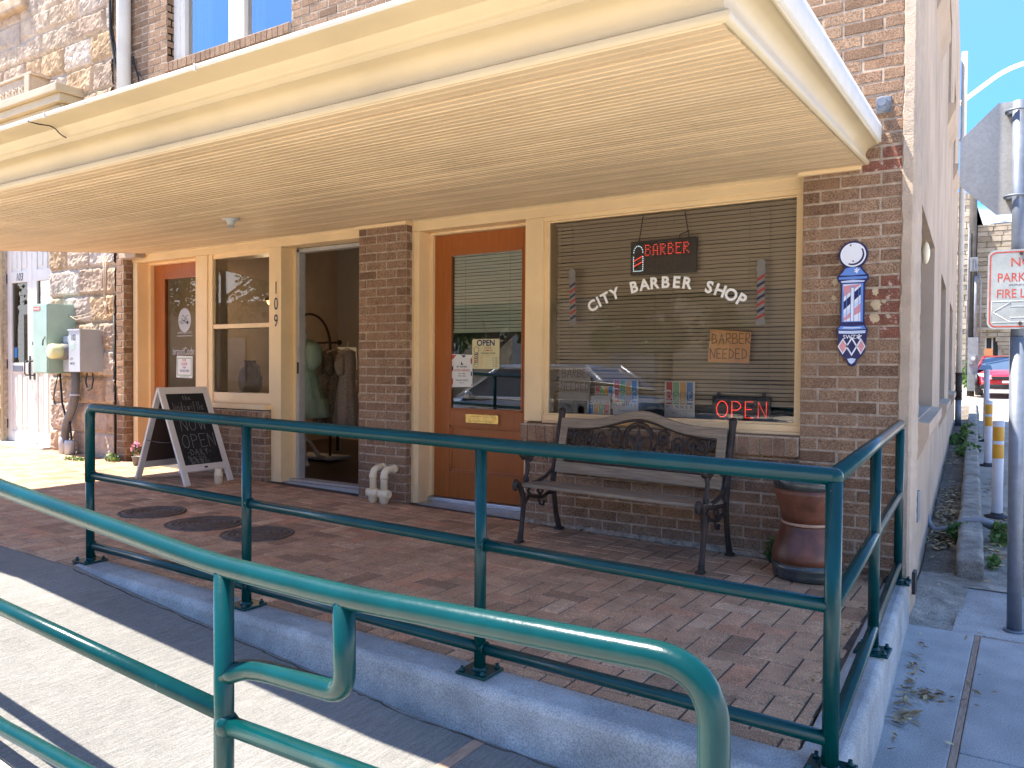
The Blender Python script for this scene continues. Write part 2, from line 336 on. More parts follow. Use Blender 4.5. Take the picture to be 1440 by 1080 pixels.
STROKE = {'A': [[(0, 0), (.4, 1), (.8, 0)], [(.15, .38), (.65, .38)]], 'B': [[(0, 0), (0, 1), (.5, .95), (.6, .75), (.45, .55), (0, .5)], [(.4, .52), (.7, .35), (.6, .08), (0, 0)]],
 'D': [[(0, 0), (.05, 1), (.5, .85), (.7, .5), (.5, .12), (0, 0)]], 'E': [[(.6, 1), (0, 1), (0, 0), (.62, .02)], [(0, .5), (.5, .53)]], 'I': [[(.15, 0), (.15, 1)]],
 'L': [[(0, 1), (0, 0), (.5, .02)]], 'N': [[(0, 0), (.05, 1), (.65, 0), (.7, 1)]], 'O': [[(.35, 1), (.08, .8), (0, .45), (.12, .1), (.38, 0), (.62, .15), (.72, .55), (.6, .88), (.35, 1)]],
 'P': [[(0, 0), (.04, 1), (.5, .97), (.65, .78), (.5, .55), (.03, .5)]], 'R': [[(0, 0), (.03, 1), (.5, .97), (.6, .75), (.45, .55), (.03, .5), (.65, 0)]],
 'W': [[(0, 1), (.2, 0), (.42, .7), (.62, 0), (.85, 1)]], 'Y': [[(0, 1), (.32, .5), (.62, 1)], [(.32, .5), (.3, 0)]], 'T': [[(0, 1), (.6, 1)], [(.3, 1), (.3, 0)]],
 '-': [[(.05, .45), (.4, .48)]], ' ': [], 't': [[(.15, .9), (.12, .1), (.3, 0)], [(0, .6), (.35, .62)]], 'h': [[(0, 1), (0, 0)], [(0, .4), (.2, .55), (.33, .4), (.33, 0)]],
 'e': [[(0, .28), (.33, .32), (.25, .52), (.05, .45), (0, .2), (.15, 0), (.38, .1)]], 'i': [[(.08, .5), (.08, 0)], [(.08, .72), (.09, .76)]], 'n': [[(0, .5), (0, 0)], [(0, .35), (.18, .52), (.3, .38), (.3, 0)]],
 'd': [[(.32, 1), (.32, 0)], [(.32, .4), (.12, .5), (0, .25), (.1, 0), (.32, .12)]], 'w': [[(0, .5), (.12, 0), (.25, .4), (.38, 0), (.5, .5)]], 's': [[(.28, .45), (.08, .5), (.05, .32), (.25, .2), (.2, 0), (0, .05)]],
 'f': [[(.35, 1), (.15, .9), (.12, -.2)], [(0, .5), (.3, .5)]], 'l': [[(.1, 0), (.1, 1)]], 'o': [[(.15, .5), (0, .25), (.15, 0), (.3, .25), (.15, .5)]], 'r': [[(0, .5), (0, 0)], [(0, .35), (.22, .5)]],
 'b': [[(0, 1), (0, 0)], [(0, .38), (.2, .5), (.32, .25), (.2, 0), (0, .1)]], 'u': [[(0, .5), (.03, .08), (.18, 0), (.3, .12)], [(.3, .5), (.3, 0)]], 'a': [[(.3, .5), (.1, .5), (0, .2), (.12, 0), (.3, .15)], [(.3, .5), (.32, 0)]]}
def put_strokes(mb, s, h, place, u, v, d, w=.006, mi=0, sp=.28, rnd=None, jit=.03, sx=1.):
    x = u
    for ch in s:
        if ch == ' ': x += .45 * h * sx; continue
        mx = 0
        for pl in STROKE[ch]:
            pts = [(x + (a + (rnd.uniform(-jit, jit) if rnd else 0)) * h * sx, v + (b + (rnd.uniform(-jit, jit) if rnd else 0)) * h) for a, b in pl]
            mx = max(mx, max(a for a, b in pl))
            for (a, b), (c, e) in zip(pts, pts[1:]):
                dx, dy = c - a, e - b; l = math.hypot(dx, dy) or 1; nx, ny = -dy / l * w / 2, dx / l * w / 2; ex, ey = dx / l * w * .4, dy / l * w * .4
                mb.quad(place(a - ex + nx, b - ey + ny, d), place(a - ex - nx, b - ey - ny, d), place(c + ex - nx, e + ey - ny, d), place(c + ex + nx, e + ey + ny, d), mi)
        x += (mx + sp) * h * sx
    return x - u
def arc(cx, cy, r, a0, a1, n): return [(cx + r * math.cos(a0 + (a1 - a0) * i / n), cy + r * math.sin(a0 + (a1 - a0) * i / n)) for i in range(n + 1)]
def fillet(pts, r, n=6):
    """round the inner corners of a 3-D polyline"""
    P = [Vector(p) for p in pts]; out = [P[0]]
    for i in range(1, len(P) - 1):
        a = (P[i - 1] - P[i]); b = (P[i + 1] - P[i]); rr = min(r, a.length * .49, b.length * .49); a.normalize(); b.normalize()
        p0 = P[i] + a * rr; p2 = P[i] + b * rr
        for k in range(n + 1):
            t = k / n; out.append(p0 * (1 - t) ** 2 + P[i] * 2 * t * (1 - t) + p2 * t * t)
    out.append(P[-1]); return out
def FR(y0):            # a sheet standing on the facade: u = x, v = z, d = towards the street
    return lambda u, v, d: (u, y0 - d, v)

# ------------------------------------------------------------------ brickwork
def bricks(mb, u0, u1, v0, v1, place, seed=1, alt=None, course=.0677, Lb=.2032, j=.0115, proud=.0035, shift=0., hole=None, dark=None, back=.05, phase=0.):
    rr = random.Random(seed)
    if not hole: mb.quad(place(u0, v0, 0), place(u1, v0, 0), place(u1, v1, 0), place(u0, v1, 0), 1)
    row = int(math.floor((v0 - phase) / course)); 
    while row * course + phase < v1 - .012:
        a = max(v0, row * course + phase + j / 2); b = min(v1, (row + 1) * course + phase - j / 2); 
        if b - a > .012:
            o = (row % 2) * Lb / 2 + shift
            k = int(math.floor((u0 - o) / Lb)) - 1
            while o + k * Lb < u1:
                c = max(u0 + .001, o + k * Lb + j / 2 + rr.uniform(-.002, .002)); e = min(u1 - .001, o + (k + 1) * Lb - j / 2 + rr.uniform(-.002, .002)); k += 1
                if e - c < .02: continue
                if hole and hole((c + e) / 2, (a + b) / 2): continue
                t = min(1, max(0, rr.gauss(.5, .22))); p = proud + rr.uniform(-.0022, .0022); h = .0028 
                if rr.random() < .08: t = 0.
                dz = rr.uniform(-.0012, .0012)
                q = [(c, a + dz), (e, a + dz + rr.uniform(-.0012, .0012)), (e, b + dz), (c, b + dz)]
                i4 = [(c + h, a + h + dz), (e - h, a + h + dz), (e - h, b - h + dz), (c + h, b - h + dz)]
                tl = rr.uniform(-.0012, .0012)
                vs = [place(x, y, -.004) for x, y in q] + [place(x, y, p - h * .8) for x, y in q] + [place(x, y, p + (tl if x > (c + e) / 2 else -tl)) for x, y in i4]
                fs = [(8, 9, 10, 11)] + [(i, (i + 1) % 4, 4 + (i + 1) % 4, 4 + i) for i in range(4)] + [(4 + i, 4 + (i + 1) % 4, 8 + (i + 1) % 4, 8 + i) for i in range(4)]
                mb.add(vs, fs, 2 if alt and alt((c + e) / 2, (a + b) / 2) else 0, t)
        row += 1
def rowlock(mb, u0, u1, zt, zb, y0, y1, seed=2, w=.0677):
    """bricks on edge as a window sill: front at y0, back at y1, sloping top"""
    rr = random.Random(seed); n = max(1, round((u1 - u0) / w)); w = (u1 - u0) / n
    mb.box(u0 + .002, u1 - .002, y0 + .006, y1, zb + .003, zt - .006, 1)
    for i in range(n):
        a = u0 + i * w + .0045; b = u0 + (i + 1) * w - .0045; p = rr.uniform(-.002, .002); t = min(1, max(0, rr.gauss(.5, .22)))
        vs = [(a, y0 + p, zb), (b, y0 + p, zb), (b, y1 - .01, zb), (a, y1 - .01, zb), (a, y0 + p, zt - .016), (b, y0 + p, zt - .016), (b, y1 - .01, zt + .004), (a, y1 - .01, zt + .004)]
        mb.add(vs, [(0, 3, 2, 1), (4, 5, 6, 7), (0, 1, 5, 4), (1, 2, 6, 5), (2, 3, 7, 6), (3, 0, 4, 7)], 0, t)
def wall(mb, place, u0, u1, v0, v1, holes, depth, mi=0, mr=None):
    """flat wall with rectangular openings and their reveals"""
    us = sorted({u0, u1} | {h[0] for h in holes} | {h[1] for h in holes}); vs = sorted({v0, v1} | {h[2] for h in holes} | {h[3] for h in holes})
    us = [u for u in us if u0 <= u <= u1]; vs = [v for v in vs if v0 <= v <= v1]
    for a, b in zip(us, us[1:]):
        for c, e in zip(vs, vs[1:]):
            m, n = (a + b) / 2, (c + e) / 2
            if any(h[0] < m < h[1] and h[2] < n < h[3] for h in holes): continue
            mb.quad(place(a, c, 0), place(b, c, 0), place(b, e, 0), place(a, e, 0), mi)
    for h in holes:
        a, b, c, e = h[:4]; r = mi if mr is None else mr
        for p, q in (((a, c), (b, c)), ((b, c), (b, e)), ((b, e), (a, e)), ((a, e), (a, c))):
            mb.quad(place(*p, 0), place(*q, 0), place(*q, -depth), place(*p, -depth), r)

# ------------------------------------------------------------------ camera, sky, sun
def setup():
    F_PX, YAW, PIT, ROL = 1123.74, math.radians(32.977), math.radians(1.2066), math.radians(.4095)
    F = Vector((-math.sin(YAW) * math.cos(PIT), math.cos(YAW) * math.cos(PIT), -math.sin(PIT)))
    r = Vector((math.cos(YAW), math.sin(YAW), 0)); u = r.cross(F)
    r2 = r * math.cos(ROL) + u * math.sin(ROL); u2 = r2.cross(F)
    cd = bpy.data.cameras.new('camera'); cd.sensor_width = 36; cd.lens = F_PX / 1440 * 36; cd.clip_end = 2000; cd.clip_start = .05
    cam = bpy.data.objects.new('camera', cd); COL.objects.link(cam)
    cam.matrix_world = Matrix(((r2.x, u2.x, -F.x, 0), (r2.y, u2.y, -F.y, -4.6118), (r2.z, u2.z, -F.z, 1.1105), (0, 0, 0, 1)))
    sc.camera = cam
    w = bpy.data.worlds.new('World'); sc.world = w; w.use_nodes = True; n = w.node_tree; n.nodes.clear()
    o = N(n, 'ShaderNodeOutputWorld'); b = N(n, 'ShaderNodeBackground'); b.inputs[1].default_value = SKY
    s = N(n, 'ShaderNodeTexSky'); s.sky_type = 'NISHITA'; s.sun_disc = False
    d = Vector(SUN).normalized()          # towards the sun
    s.sun_elevation = math.asin(d.z); s.sun_rotation = math.atan2(d.x, d.y); s.air_density = 1.; s.dust_density = .0; s.ozone_density = 2.5; s.altitude = 2500
    tc = N(n, 'ShaderNodeTexCoord'); mp = N(n, 'ShaderNodeMapping'); mp.inputs['Scale'].default_value = (1, 1, 2.6); L(n, tc, 'Generated', mp, 0)
    nz = N(n, 'ShaderNodeTexNoise', Scale=2.3, Detail=8, Roughness=.58); L(n, mp, 0, nz, 'Vector')
    sp = N(n, 'ShaderNodeSeparateXYZ'); L(n, tc, 'Generated', sp, 0)
    lo = N(n, 'ShaderNodeMapRange'); lo.inputs[1].default_value = .14; lo.inputs[2].default_value = .23; lo.inputs[3].default_value = .3; lo.inputs[4].default_value = -.3; L(n, sp, 'Z', lo, 0)
    ad = N(n, 'ShaderNodeMath', operation='ADD'); L(n, nz, 'Fac', ad, 0); L(n, lo, 0, ad, 1)
    rp = N(n, 'ShaderNodeValToRGB'); rp.color_ramp.elements[0].position = .53; rp.color_ramp.elements[1].position = .78; L(n, ad, 0, rp, 0)
    mx = N(n, 'ShaderNodeMix', data_type='RGBA'); L(n, rp, 0, mx, 0); tn = N(n, 'ShaderNodeMix', data_type='RGBA', blend_type='MULTIPLY'); tn.inputs[0].default_value = 1; L(n, s, 0, tn, 6)
    sz = N(n, 'ShaderNodeSeparateXYZ'); L(n, tc, 'Generated', sz, 0); zr = N(n, 'ShaderNodeValToRGB'); L(n, sz, 'Z', zr, 0)
    zr.color_ramp.elements[0].position = .2; zr.color_ramp.elements[0].color = (.22, .47, .76, 1); zr.color_ramp.elements[1].position = .7; zr.color_ramp.elements[1].color = (.92, .98, 1., 1); L(n, zr, 0, tn, 7); L(n, tn, 2, mx, 6); mx.inputs[7].default_value = (5.5, 5.6, 5.8, 1)
    L(n, mx, 2, b, 0); L(n, b, 0, o, 0)
    ld = bpy.data.lights.new('sun', 'SUN'); ld.energy = SUNE; ld.angle = math.radians(.5); ld.color = (1., .94, .85)
    lo_ = bpy.data.objects.new('sun', ld); COL.objects.link(lo_); lo_.location = (-8, -6, 20)
    lo_.rotation_euler = d.to_track_quat('Z', 'Y').to_euler()
    v = sc.view_settings; v.view_transform = 'Standard'; v.look = 'None'; v.exposure = EXPO; v.gamma = 1; v.use_curve_mapping = False
    sc.cycles.max_bounces = 10; sc.cycles.diffuse_bounces = 6; sc.cycles.transparent_max_bounces = 12; sc.cycles.use_denoising = True
    sc.cycles.caustics_reflective = False; sc.cycles.caustics_refractive = False; sc.cycles.sample_clamp_indirect = 6
SKY, SUNE, EXPO = .15, 3.9, 2.12
SUN = (-.39, -.185, 1.)
setup()

# ------------------------------------------------------------------ ground
def grid(name, x0, x1, y0, y1, nx, ny, fz, m, **k):
    mb = MB()
    for j in range(ny + 1):
        for i in range(nx + 1):
            x = x0 + (x1 - x0) * i / nx; y = y0 + (y1 - y0) * j / ny
            mb.v.append((x, y, fz(x, y)))
    for j in range(ny):
        for i in range(nx): a = j * (nx + 1) + i; mb.face([a, a + 1, a + nx + 2, a + nx + 1], 0, .5, True)
    return build(name, mb, m, kind='structure', **k)
mb = MB(); mb.quad((-400, -400, -.62), (400, -400, -.62), (400, 400, -.62), (-400, 400, -.62)); build('ground', mb, 'bounce_paving', kind='structure')
mb = MB(); mb.box(-60, 60, -17, -6.2, -.7, -.46); build('street', mb, 'bounce_paving', kind='structure')
mb = MB(); mb.box(-60, 60, -20, -17, -.6, -.32); build('opposite_pavement', mb, 'streetcon', kind='structure')
def rz(x, y):
    if x <= -4.1: return gz(x)
    t = min(1, (x + 4.1) / 2.3); return .079 - .212 * t - max(0, x + 1.8) * .03
grid('ramp', -4.1, -.405, -3.46, -2.405, 60, 4, rz, 'ramp')
mb = MB(); mb.add([(-1.545, -3.46, rz(-1.545, 0) + .002), (-1.5, -3.46, rz(-1.5, 0) + .002), (-1.5, -2.44, rz(-1.5, 0) + .002), (-1.545, -2.44, rz(-1.545, 0) + .002)], [(0, 1, 2, 3)]); build('ramp_joint', mb, 'expw', kind='structure')
mb = MB(); mb.box(-14, -4.112, -3.46, -2.43, -.5, .0)
for v in range(len(mb.v)):
    x, y, z = mb.v[v]
    if z > -.1: mb.v[v] = (x, y, gz(x) - .003)
build('landing_slab', mb, 'ramp', kind='structure')
mb = MB()                                                       # outer upstand of the ramp, down to the street side pavement
for (a, b) in ((-14, -4.1), (-4.1, -1.8), (-1.8, -.3)):
    for (y0, y1) in ((-3.62, -3.463),):
        za, zb = rz(a, 0) - .002, rz(b, 0) - .002
        mb.add([(a, y0, -.6), (b, y0, -.6), (b, y1, -.6), (a, y1, -.6), (a, y0, za), (b, y0, zb), (b, y1, zb), (a, y1, za)],
               [(0, 3, 2, 1), (4, 5, 6, 7), (0, 1, 5, 4), (1, 2, 6, 5), (2, 3, 7, 6), (3, 0, 4, 7)])
build('ramp_kerb', mb, 'kerbc', kind='structure')
mb = MB(); mb.box(-14, 14, -6.2, -3.625, -.6, -.36); build('street_pavement', mb, 'streetcon', kind='structure')
# patio kerb: front run, rounded corner, side run
mb = MB()
path = [(-4.17, -2.335)]
outer = [(-4.1, -2.42), (-2.8, -2.42), (-1.6, -2.425), (-.62, -2.43)] + [(-.62 + .21 * math.sin(a), -2.22 - .21 * math.cos(a)) for a in [PI / 12 * k for k in range(1, 7)]] + [(-.43, -1.6), (-.475, -.8), (-.515, -.02)]
inner = [(-4.1, -2.26), (-2.8, -2.26), (-1.6, -2.26), (-.60, -2.262)] + [(-.585 + .045 * math.sin(a), -2.215 - .045 * math.cos(a)) for a in [PI / 12 * k for k in range(1, 7)]] + [(-.56, -1.6), (-.59, -.8), (-.625, -.02)]
k = len(outer); prof = []
for (ox, oy), (ix, iy) in zip(outer, inner):
    zt = gz(ox) + .004; dx, dy = ox - ix, oy - iy; l = math.hypot(dx, dy); dx /= l; dy /= l
    prof.append([(ix, iy, zt - .1), (ix, iy, zt - .004), (ix + dx * .008, iy + dy * .008, zt), (ox - dx * .028, oy - dy * .028, zt), (ox - dx * .008, oy - dy * .008, zt - .009), (ox, oy, zt - .03), (ox + dx * .022, oy + dy * .022, -.5)])
n = len(prof[0])
for p in prof: mb.v += p
for i in range(k - 1):
    for j in range(n - 1): mb.face([i * n + j, (i + 1) * n + j, (i + 1) * n + j + 1, i * n + j + 1], 0, .5, j in (3, 4))
mb.face([j for j in range(n)]); build('patio_kerb', mb, 'kerbc', kind='structure')

# herringbone pavers, each a real brick
def pavers():
    rr = random.Random(5); mb = MB(); W = .1016; x0, x1 = -13.2, -.52
    def ok(x, y):
        if y > (.34 if x < -9 else -.004) or y < (-2.425 if x < -4.13 else -2.255): return False
        if -6.6 < x < -4.4 and y > -.005: return False
        return x < -.655 + .03 * (y + 2.2) * -1
    def top(x, y): return gz(x) + .0015 * noise.noise((x * 2.2, y * 2.2, 0))
    ni = int(12.8 / W) + 4; nj = int(3.4 / W) + 4
    seen = set()
    for j in range(-nj, nj + 2):
        for i in range(0, ni + 3):
            c = (i - j) % 4                         # herringbone cell classes
            gx, gy = x0 + i * W, -2.9 + j * W
            if c == 0: a, b, e, f = gx, gx + 2 * W, gy, gy + W         # lying brick
            elif c == 3: a, b, e, f = gx, gx + W, gy, gy + 2 * W       # standing brick
            else: continue
            key = (round(a / W), round(e / W), c)
            if key in seen: continue
            seen.add(key)
            cx, cy = (a + b) / 2, (e + f) / 2
            lo_y = -2.425 if cx < -4.13 else -2.255; hi_y = .34 if cx < -9 else -.004
            e2, f2 = max(e, lo_y), min(f, hi_y); a2 = max(a, x0); b2 = min(b, -.548 - .037 * (cy + 2.2))
            if cx < -7.76 and cx > -9.0 and f2 > -.01: f2 = -.01
            if f2 - e2 < .03 or b2 - a2 < .03: continue
            a, b, e, f = a2 + .0032, b2 - .0032, e2 + .0032, f2 - .0032
            t = min(1, max(0, rr.gauss(.45, .28))); h = .004; z = [top(x, y) + rr.uniform(-.0012, .0012) for x, y in ((a, e), (b, e), (b, f), (a, f))]
            vs = [(a, e, z[0] - .02), (b, e, z[1] - .02), (b, f, z[2] - .02), (a, f, z[3] - .02), (a, e, z[0] - h), (b, e, z[1] - h), (b, f, z[2] - h), (a, f, z[3] - h),
                  (a + h, e + h, z[0]), (b - h, e + h, z[1]), (b - h, f - h, z[2]), (a + h, f - h, z[3])]
            mb.add(vs, [(8, 9, 10, 11)] + [(q, (q + 1) % 4, 4 + (q + 1) % 4, 4 + q) for q in range(4)] + [(4 + q, 4 + (q + 1) % 4, 8 + (q + 1) % 4, 8 + q) for q in range(4)], 0, t)
    build('brick_paving', mb, 'paver', kind='structure')
    m2 = MB()
    for a, b, lo, hi in ((-13.2, -9, -2.425, .6), (-9, -4.13, -2.425, .3), (-4.13, -.56, -2.262, .24)):
        m2.add([(a, lo, gz(a) - .0045), (b, lo, gz(b) - .0045), (b, hi, gz(b) - .0045), (a, hi, gz(a) - .0045)], [(0, 1, 2, 3)])
    build('paving_bed', m2, 'sand', kind='structure')
pavers()

# right-hand pavement and alley
mb = MB(); mb.box(-.62, -.211, -6.2, -.05, -.6, -.2, ch=.006); mb.box(-.184, 3.2, -1.492, -.075, -.6, -.2, ch=.006); mb.box(-.184, 3.2, -6.2, -1.5, -.6, -.2, ch=.006)
mb.box(-.312, 3.2, -.045, .95, -.6, -.202, ch=.006)
build('pavement', mb, 'concrete', kind='structure')
mb = MB(); mb.box(-.209, -.186, -6.2, -.048, -.6, -.204); mb.box(-.184, 3.2, -.068, -.05, -.6, -.205); build('pavement_joint', mb, 'expw', kind='structure')
def wx(y): return -.52 - .055 * y          # the side wall leans away from square
def az(y): return -.2 + .0185 * max(0, y)
def strip(x, y):
    return az(y) - .01 + .025 * noise.noise((x * 3, y * 3, 1)) + .012 * noise.noise((x * 14, y * 14, 2)) + (.05 * max(0, 1 - abs(y - .5) / .5) * max(0, min(1, (-.35 - x) / .15)))
mb = MB(); ny = 150; nx = 10
for j in range(ny + 1):
    y = -.06 + 20 * (j / ny) ** 1.6
    for i in range(nx + 1):
        x = wx(y) + .01 + (-.3 - .052 * max(0, y - 1.1) - wx(y)) * i / nx
        mb.v.append((x, y, strip(x, y)))
for j in range(ny):
    for i in range(nx): a = j * (nx + 1) + i; mb.face([a, a + 1, a + nx + 2, a + nx + 1], 0 if mb.v[a][1] < 1.15 else 1, .5, True)
build('gravel_strip', mb, ['oldcon', 'gravel'], kind='structure')
mb = MB(); mb.add([(-1.4 - .055 * 13, 13.9, az(13.9) - .02), (8, 13.9, az(13.9) - .02), (9, 60, az(60)), (-12, 60, az(60)), (-12, 14.5, az(14) - .02)], [(0, 1, 2, 3, 4)]); 
ys = [.9, 2, 4, 6, 9, 14]
for a, b in zip(ys, ys[1:]):
    mb.quad((-.33 - .052 * (a - 1), a, az(a) - .012), (8, a, az(a) - .012), (8, b, az(b) - .012), (-.33 - .052 * (b - 1), b, az(b) - .012), 1 if b < 5 else 0)
build('alley', mb, ['alley', 'oldcon'], kind='structure')
# long worn kerb stones in the alley, laid end to end
mb = MB(); rr = random.Random(3); y = 1.1
while y < 19:
    l = rr.uniform(1.7, 2.6); x0 = -.375 - .052 * (y - 1.1); x1 = -.375 - .052 * (y + l - 1.1); w = .155; h = .13 - .02 * (rr.random())
    bm = bmesh.new(); bmesh.ops.create_cube(bm, size=1); bmesh.ops.subdivide_edges(bm, edges=bm.edges[:], cuts=7, use_grid_fill=True)
    for v in bm.verts:
        a, b, c = v.co.x + .5, v.co.y + .5, v.co.z + .5
        px = x0 + (x1 - x0) * b + a * w; py = y + b * (l - .02); pz = az(py) - .06 + c * (h + .06)
        q = noise.noise_vector((px * 9, py * 5, pz * 9)) * .011; e = sum(1 for t in (a, c) if t < .01 or t > .99)
        if e > 1 and c > .9: pz -= .012; px += .008 if a < .5 else -.008
        if y < 1.2 and b < .12: pz -= .05 * (1 - b / .12) * max(0, noise.noise((px * 12, py * 3, 4)) + .6)
        v.co = (px + q.x, py + q.y, pz + q.z)
    mb.bm(bm, 0, .5, True); y += l
build('alley_kerb', mb, 'oldcon', kind='structure')

mb = MB(); rr = random.Random(77); pth = []; x = -4.05
while x < -.75: pth.append((x, -2.445 + rr.uniform(-.006, .006) - .012 * max(0, noise.noise((x * 3, 1, 1))), rz(x, -2.45) + .0005)); x += rr.uniform(.02, .07)
mb.tube(pth, [rr.uniform(.0012, .0042) for _ in pth], 5)
build('ramp_crack', mb, 'sand', kind='structure')

# ------------------------------------------------------------------ the barber's building
F0 = FR(0.)
B = empty('brick_building', (-4., 0, 0), 'tan brick building with the cream canopy and the barber shop front', 'building')
def part(name, mb, mats, parent=None, **k): return build(name, mb, mats, parent or B, **k)
BM = ['brick', 'mortar']
# right pier with its stucco return
mb = MB(); bricks(mb, -1.075, -.576, -.02, 2.4252, F0, 11, phase=-.012, shift=-.576 + .0, alt=lambda u, v: (u > -.7 and 1.3 < v < 1.62) or (u > -.7 and 2.18 < v < 2.32))
rr = random.Random(31); FPp = FR(-.0055)
for (u, v, a, b) in ((-.697, 1.525, .018, .022), (-.695, 1.455, .026, .026), (-.7, 1.385, .024, .027), (-.655, 1.47, .012, .01), (-.63, 1.39, .012, .008), (-.9, 1.585, .016, .02), (-.905, 1.5, .013, .014)):
    k = 14; mb.add([FPp(u + a * math.cos(2 * PI * i / k) * rr.uniform(.7, 1.25), v + b * math.sin(2 * PI * i / k) * rr.uniform(.7, 1.2), .0012) for i in range(k)], [tuple(range(k))], 3)
part('brick_pier', mb, BM + ['redbrick', 'paintpatch'])
mb = MB()
def ragged(mb, z0, z1, n):
    rr = random.Random(4); pv = None
    for i in range(n + 1):
        z = z0 + (z1 - z0) * i / n; w = .6 * w + rr.uniform(-.0035, .0035) + (.004 if i % 9 == 0 else 0) if i else 0; xr = -.515 + rr.uniform(-.002, .002)
        cur = [(-.580 + w, -.001, z), (-.574 + w, -.011 + rr.uniform(-.002, .002), z), (xr - .012, -.012, z), (xr, -.003, z), (xr, .3, z)]
        if pv:
            b = len(mb.v); mb.v += pv + cur
            for q in range(4): mb.face([b + q, b + q + 1, b + 6 + q, b + 5 + q], 0, .5, False)
        pv = cur
ragged(mb, -.3, 7.2, 260); part('stucco_edge', mb, 'stuccotrim')
# central pillar
mb = MB(); bricks(mb, -4.427, -3.945, .06, 2.195, F0, 12, phase=.02, shift=.02)
bricks(mb, .0, .07, .06, 2.195, lambda u, v, d: (-3.945 + d, u, v), 13, phase=.02, shift=.05)
bricks(mb, .0, .3, .06, 2.195, lambda u, v, d: (-4.427 - d, u, v), 14, phase=.02, shift=.05)
mb.box(-4.425, -3.947, .01, .6, .05, 2.3, 1); part('brick_pillar', mb, BM)
# left pier
mb = MB(); bricks(mb, -7.735, -7.602, .1, 2.2, FR(-.02), 15, shift=-7.735); bricks(mb, -.02, .07, .1, 2.2, lambda u, v, d: (-7.602 + d, u, v), 16, shift=.1); mb.box(-7.73, -7.604, -.015, .3, .1, 2.3, 1)
part('brick_pier', mb, BM)
# bulkheads under the windows
FB = FR(.03)
mb = MB(); bricks(mb, -2.9, -1.075, -.02, .625, FB, 17, phase=-.012, shift=.03); rowlock(mb, -2.9, -1.077, .737, .622, -.045, .1, 18); part('window_bulkhead', mb, BM)
mb = MB(); bricks(mb, -6.57, -5.531, .06, .61, F0, 19, phase=.01); rowlock(mb, -6.565, -5.528, .722, .612, -.03, .1, 20); bricks(mb, 0, .07, .06, .7, lambda u, v, d: (-5.531 + d, u, v), 21, phase=.01); part('window_bulkhead', mb, BM)
# upper wall
mb = MB(); WH = (-6.915, -5.2, 3.87, 5.45)
bricks(mb, -7.8, WH[0], 2.3, 5.6, F0, 22, phase=-.012); bricks(mb, WH[1], -1.076, 2.3, 5.6, F0, 29, phase=-.012); bricks(mb, -1.075, -.576, 2.4255, 5.6, F0, 33, phase=-.012, shift=-.576); bricks(mb, WH[0], WH[1], 2.3, WH[2], F0, 30, phase=-.012)
for a, b, s in ((-7.8, WH[0], 23), (WH[1], -.576, 24)): mb.box(a, b, .006, .28, 2.3, 7.2, 1)
mb.box(-7.8, -.576, .002, .28, 2.3, WH[2], 1); mb.box(-7.8, -.576, .002, .28, WH[3], 7.2, 1)
rowlock(mb, WH[0], WH[1], 3.965, 3.87, -.03, .12, 25)
bricks(mb, .0, .1, 3.96, 5.45, lambda u, v, d: (WH[0] + d, u, v), 26, phase=-.012, shift=.05); part('upper_brick_wall', mb, BM)
mb = MB(); bricks(mb, -1.62, -1.39, 2.4, 7.1, FR(-.07), 27, phase=-.012); bricks(mb, -.07, .0, 2.4, 7.1, lambda u, v, d: (-1.39 + d, u, v), 28); mb.box(-1.618, -1.392, -.066, .01, 2.4, 7.1, 1); part('shadow_pilaster', mb, BM)  # added pilaster, hidden by the canopy, to cast a vertical shadow edge
# upper window
w = MB()
for a, b in ((-6.91, -6.765), (-6.125, -5.91), (-5.265, -5.205)): w.box(a, b, .085, .2, 3.966, 5.44, ch=.006)
w.box(-6.91, -6.83, .07, .084, 3.968, 5.44); w.box(-6.765, -6.125, .1, .19, 3.966, 3.99); w.box(-5.91, -5.265, .1, .19, 3.966, 3.99); w.box(-6.91, -5.205, .09, .2, 5.36, 5.44)
UW = part('window', w, 'white', label='upper window with blue sky reflected in two panes')
for a, b in ((-6.765, -6.125), (-5.91, -5.265)):
    g = MB(); g.quad((a, .13, 3.985), (b, .13, 3.985), (b, .13, 5.37), (a, .13, 5.37)); build('pane', g, 'glassup', UW)
g = MB(); 
for a, b in ((-6.76, -6.5), (-5.9, -5.76)):
    n = 26
    for i in range(n): x = a + (b - a) * i / n; x2 = a + (b - a) * (i + 1) / n; g.quad((x, .2 + .02 * math.sin(i * 1.7), 3.9), (x2, .2 + .02 * math.sin((i + 1) * 1.7), 3.9), (x2, .2 + .02 * math.sin((i + 1) * 1.7), 5.5), (x, .2 + .02 * math.sin(i * 1.7), 5.5))
build('curtain', g, 'curtain', UW)
g = MB(); g.box(-6.9, -5.2, .9, .92, 3.6, 5.6); g.box(-6.9, -5.2, .3, .92, 3.55, 3.6); part('room_lining', g, 'room')
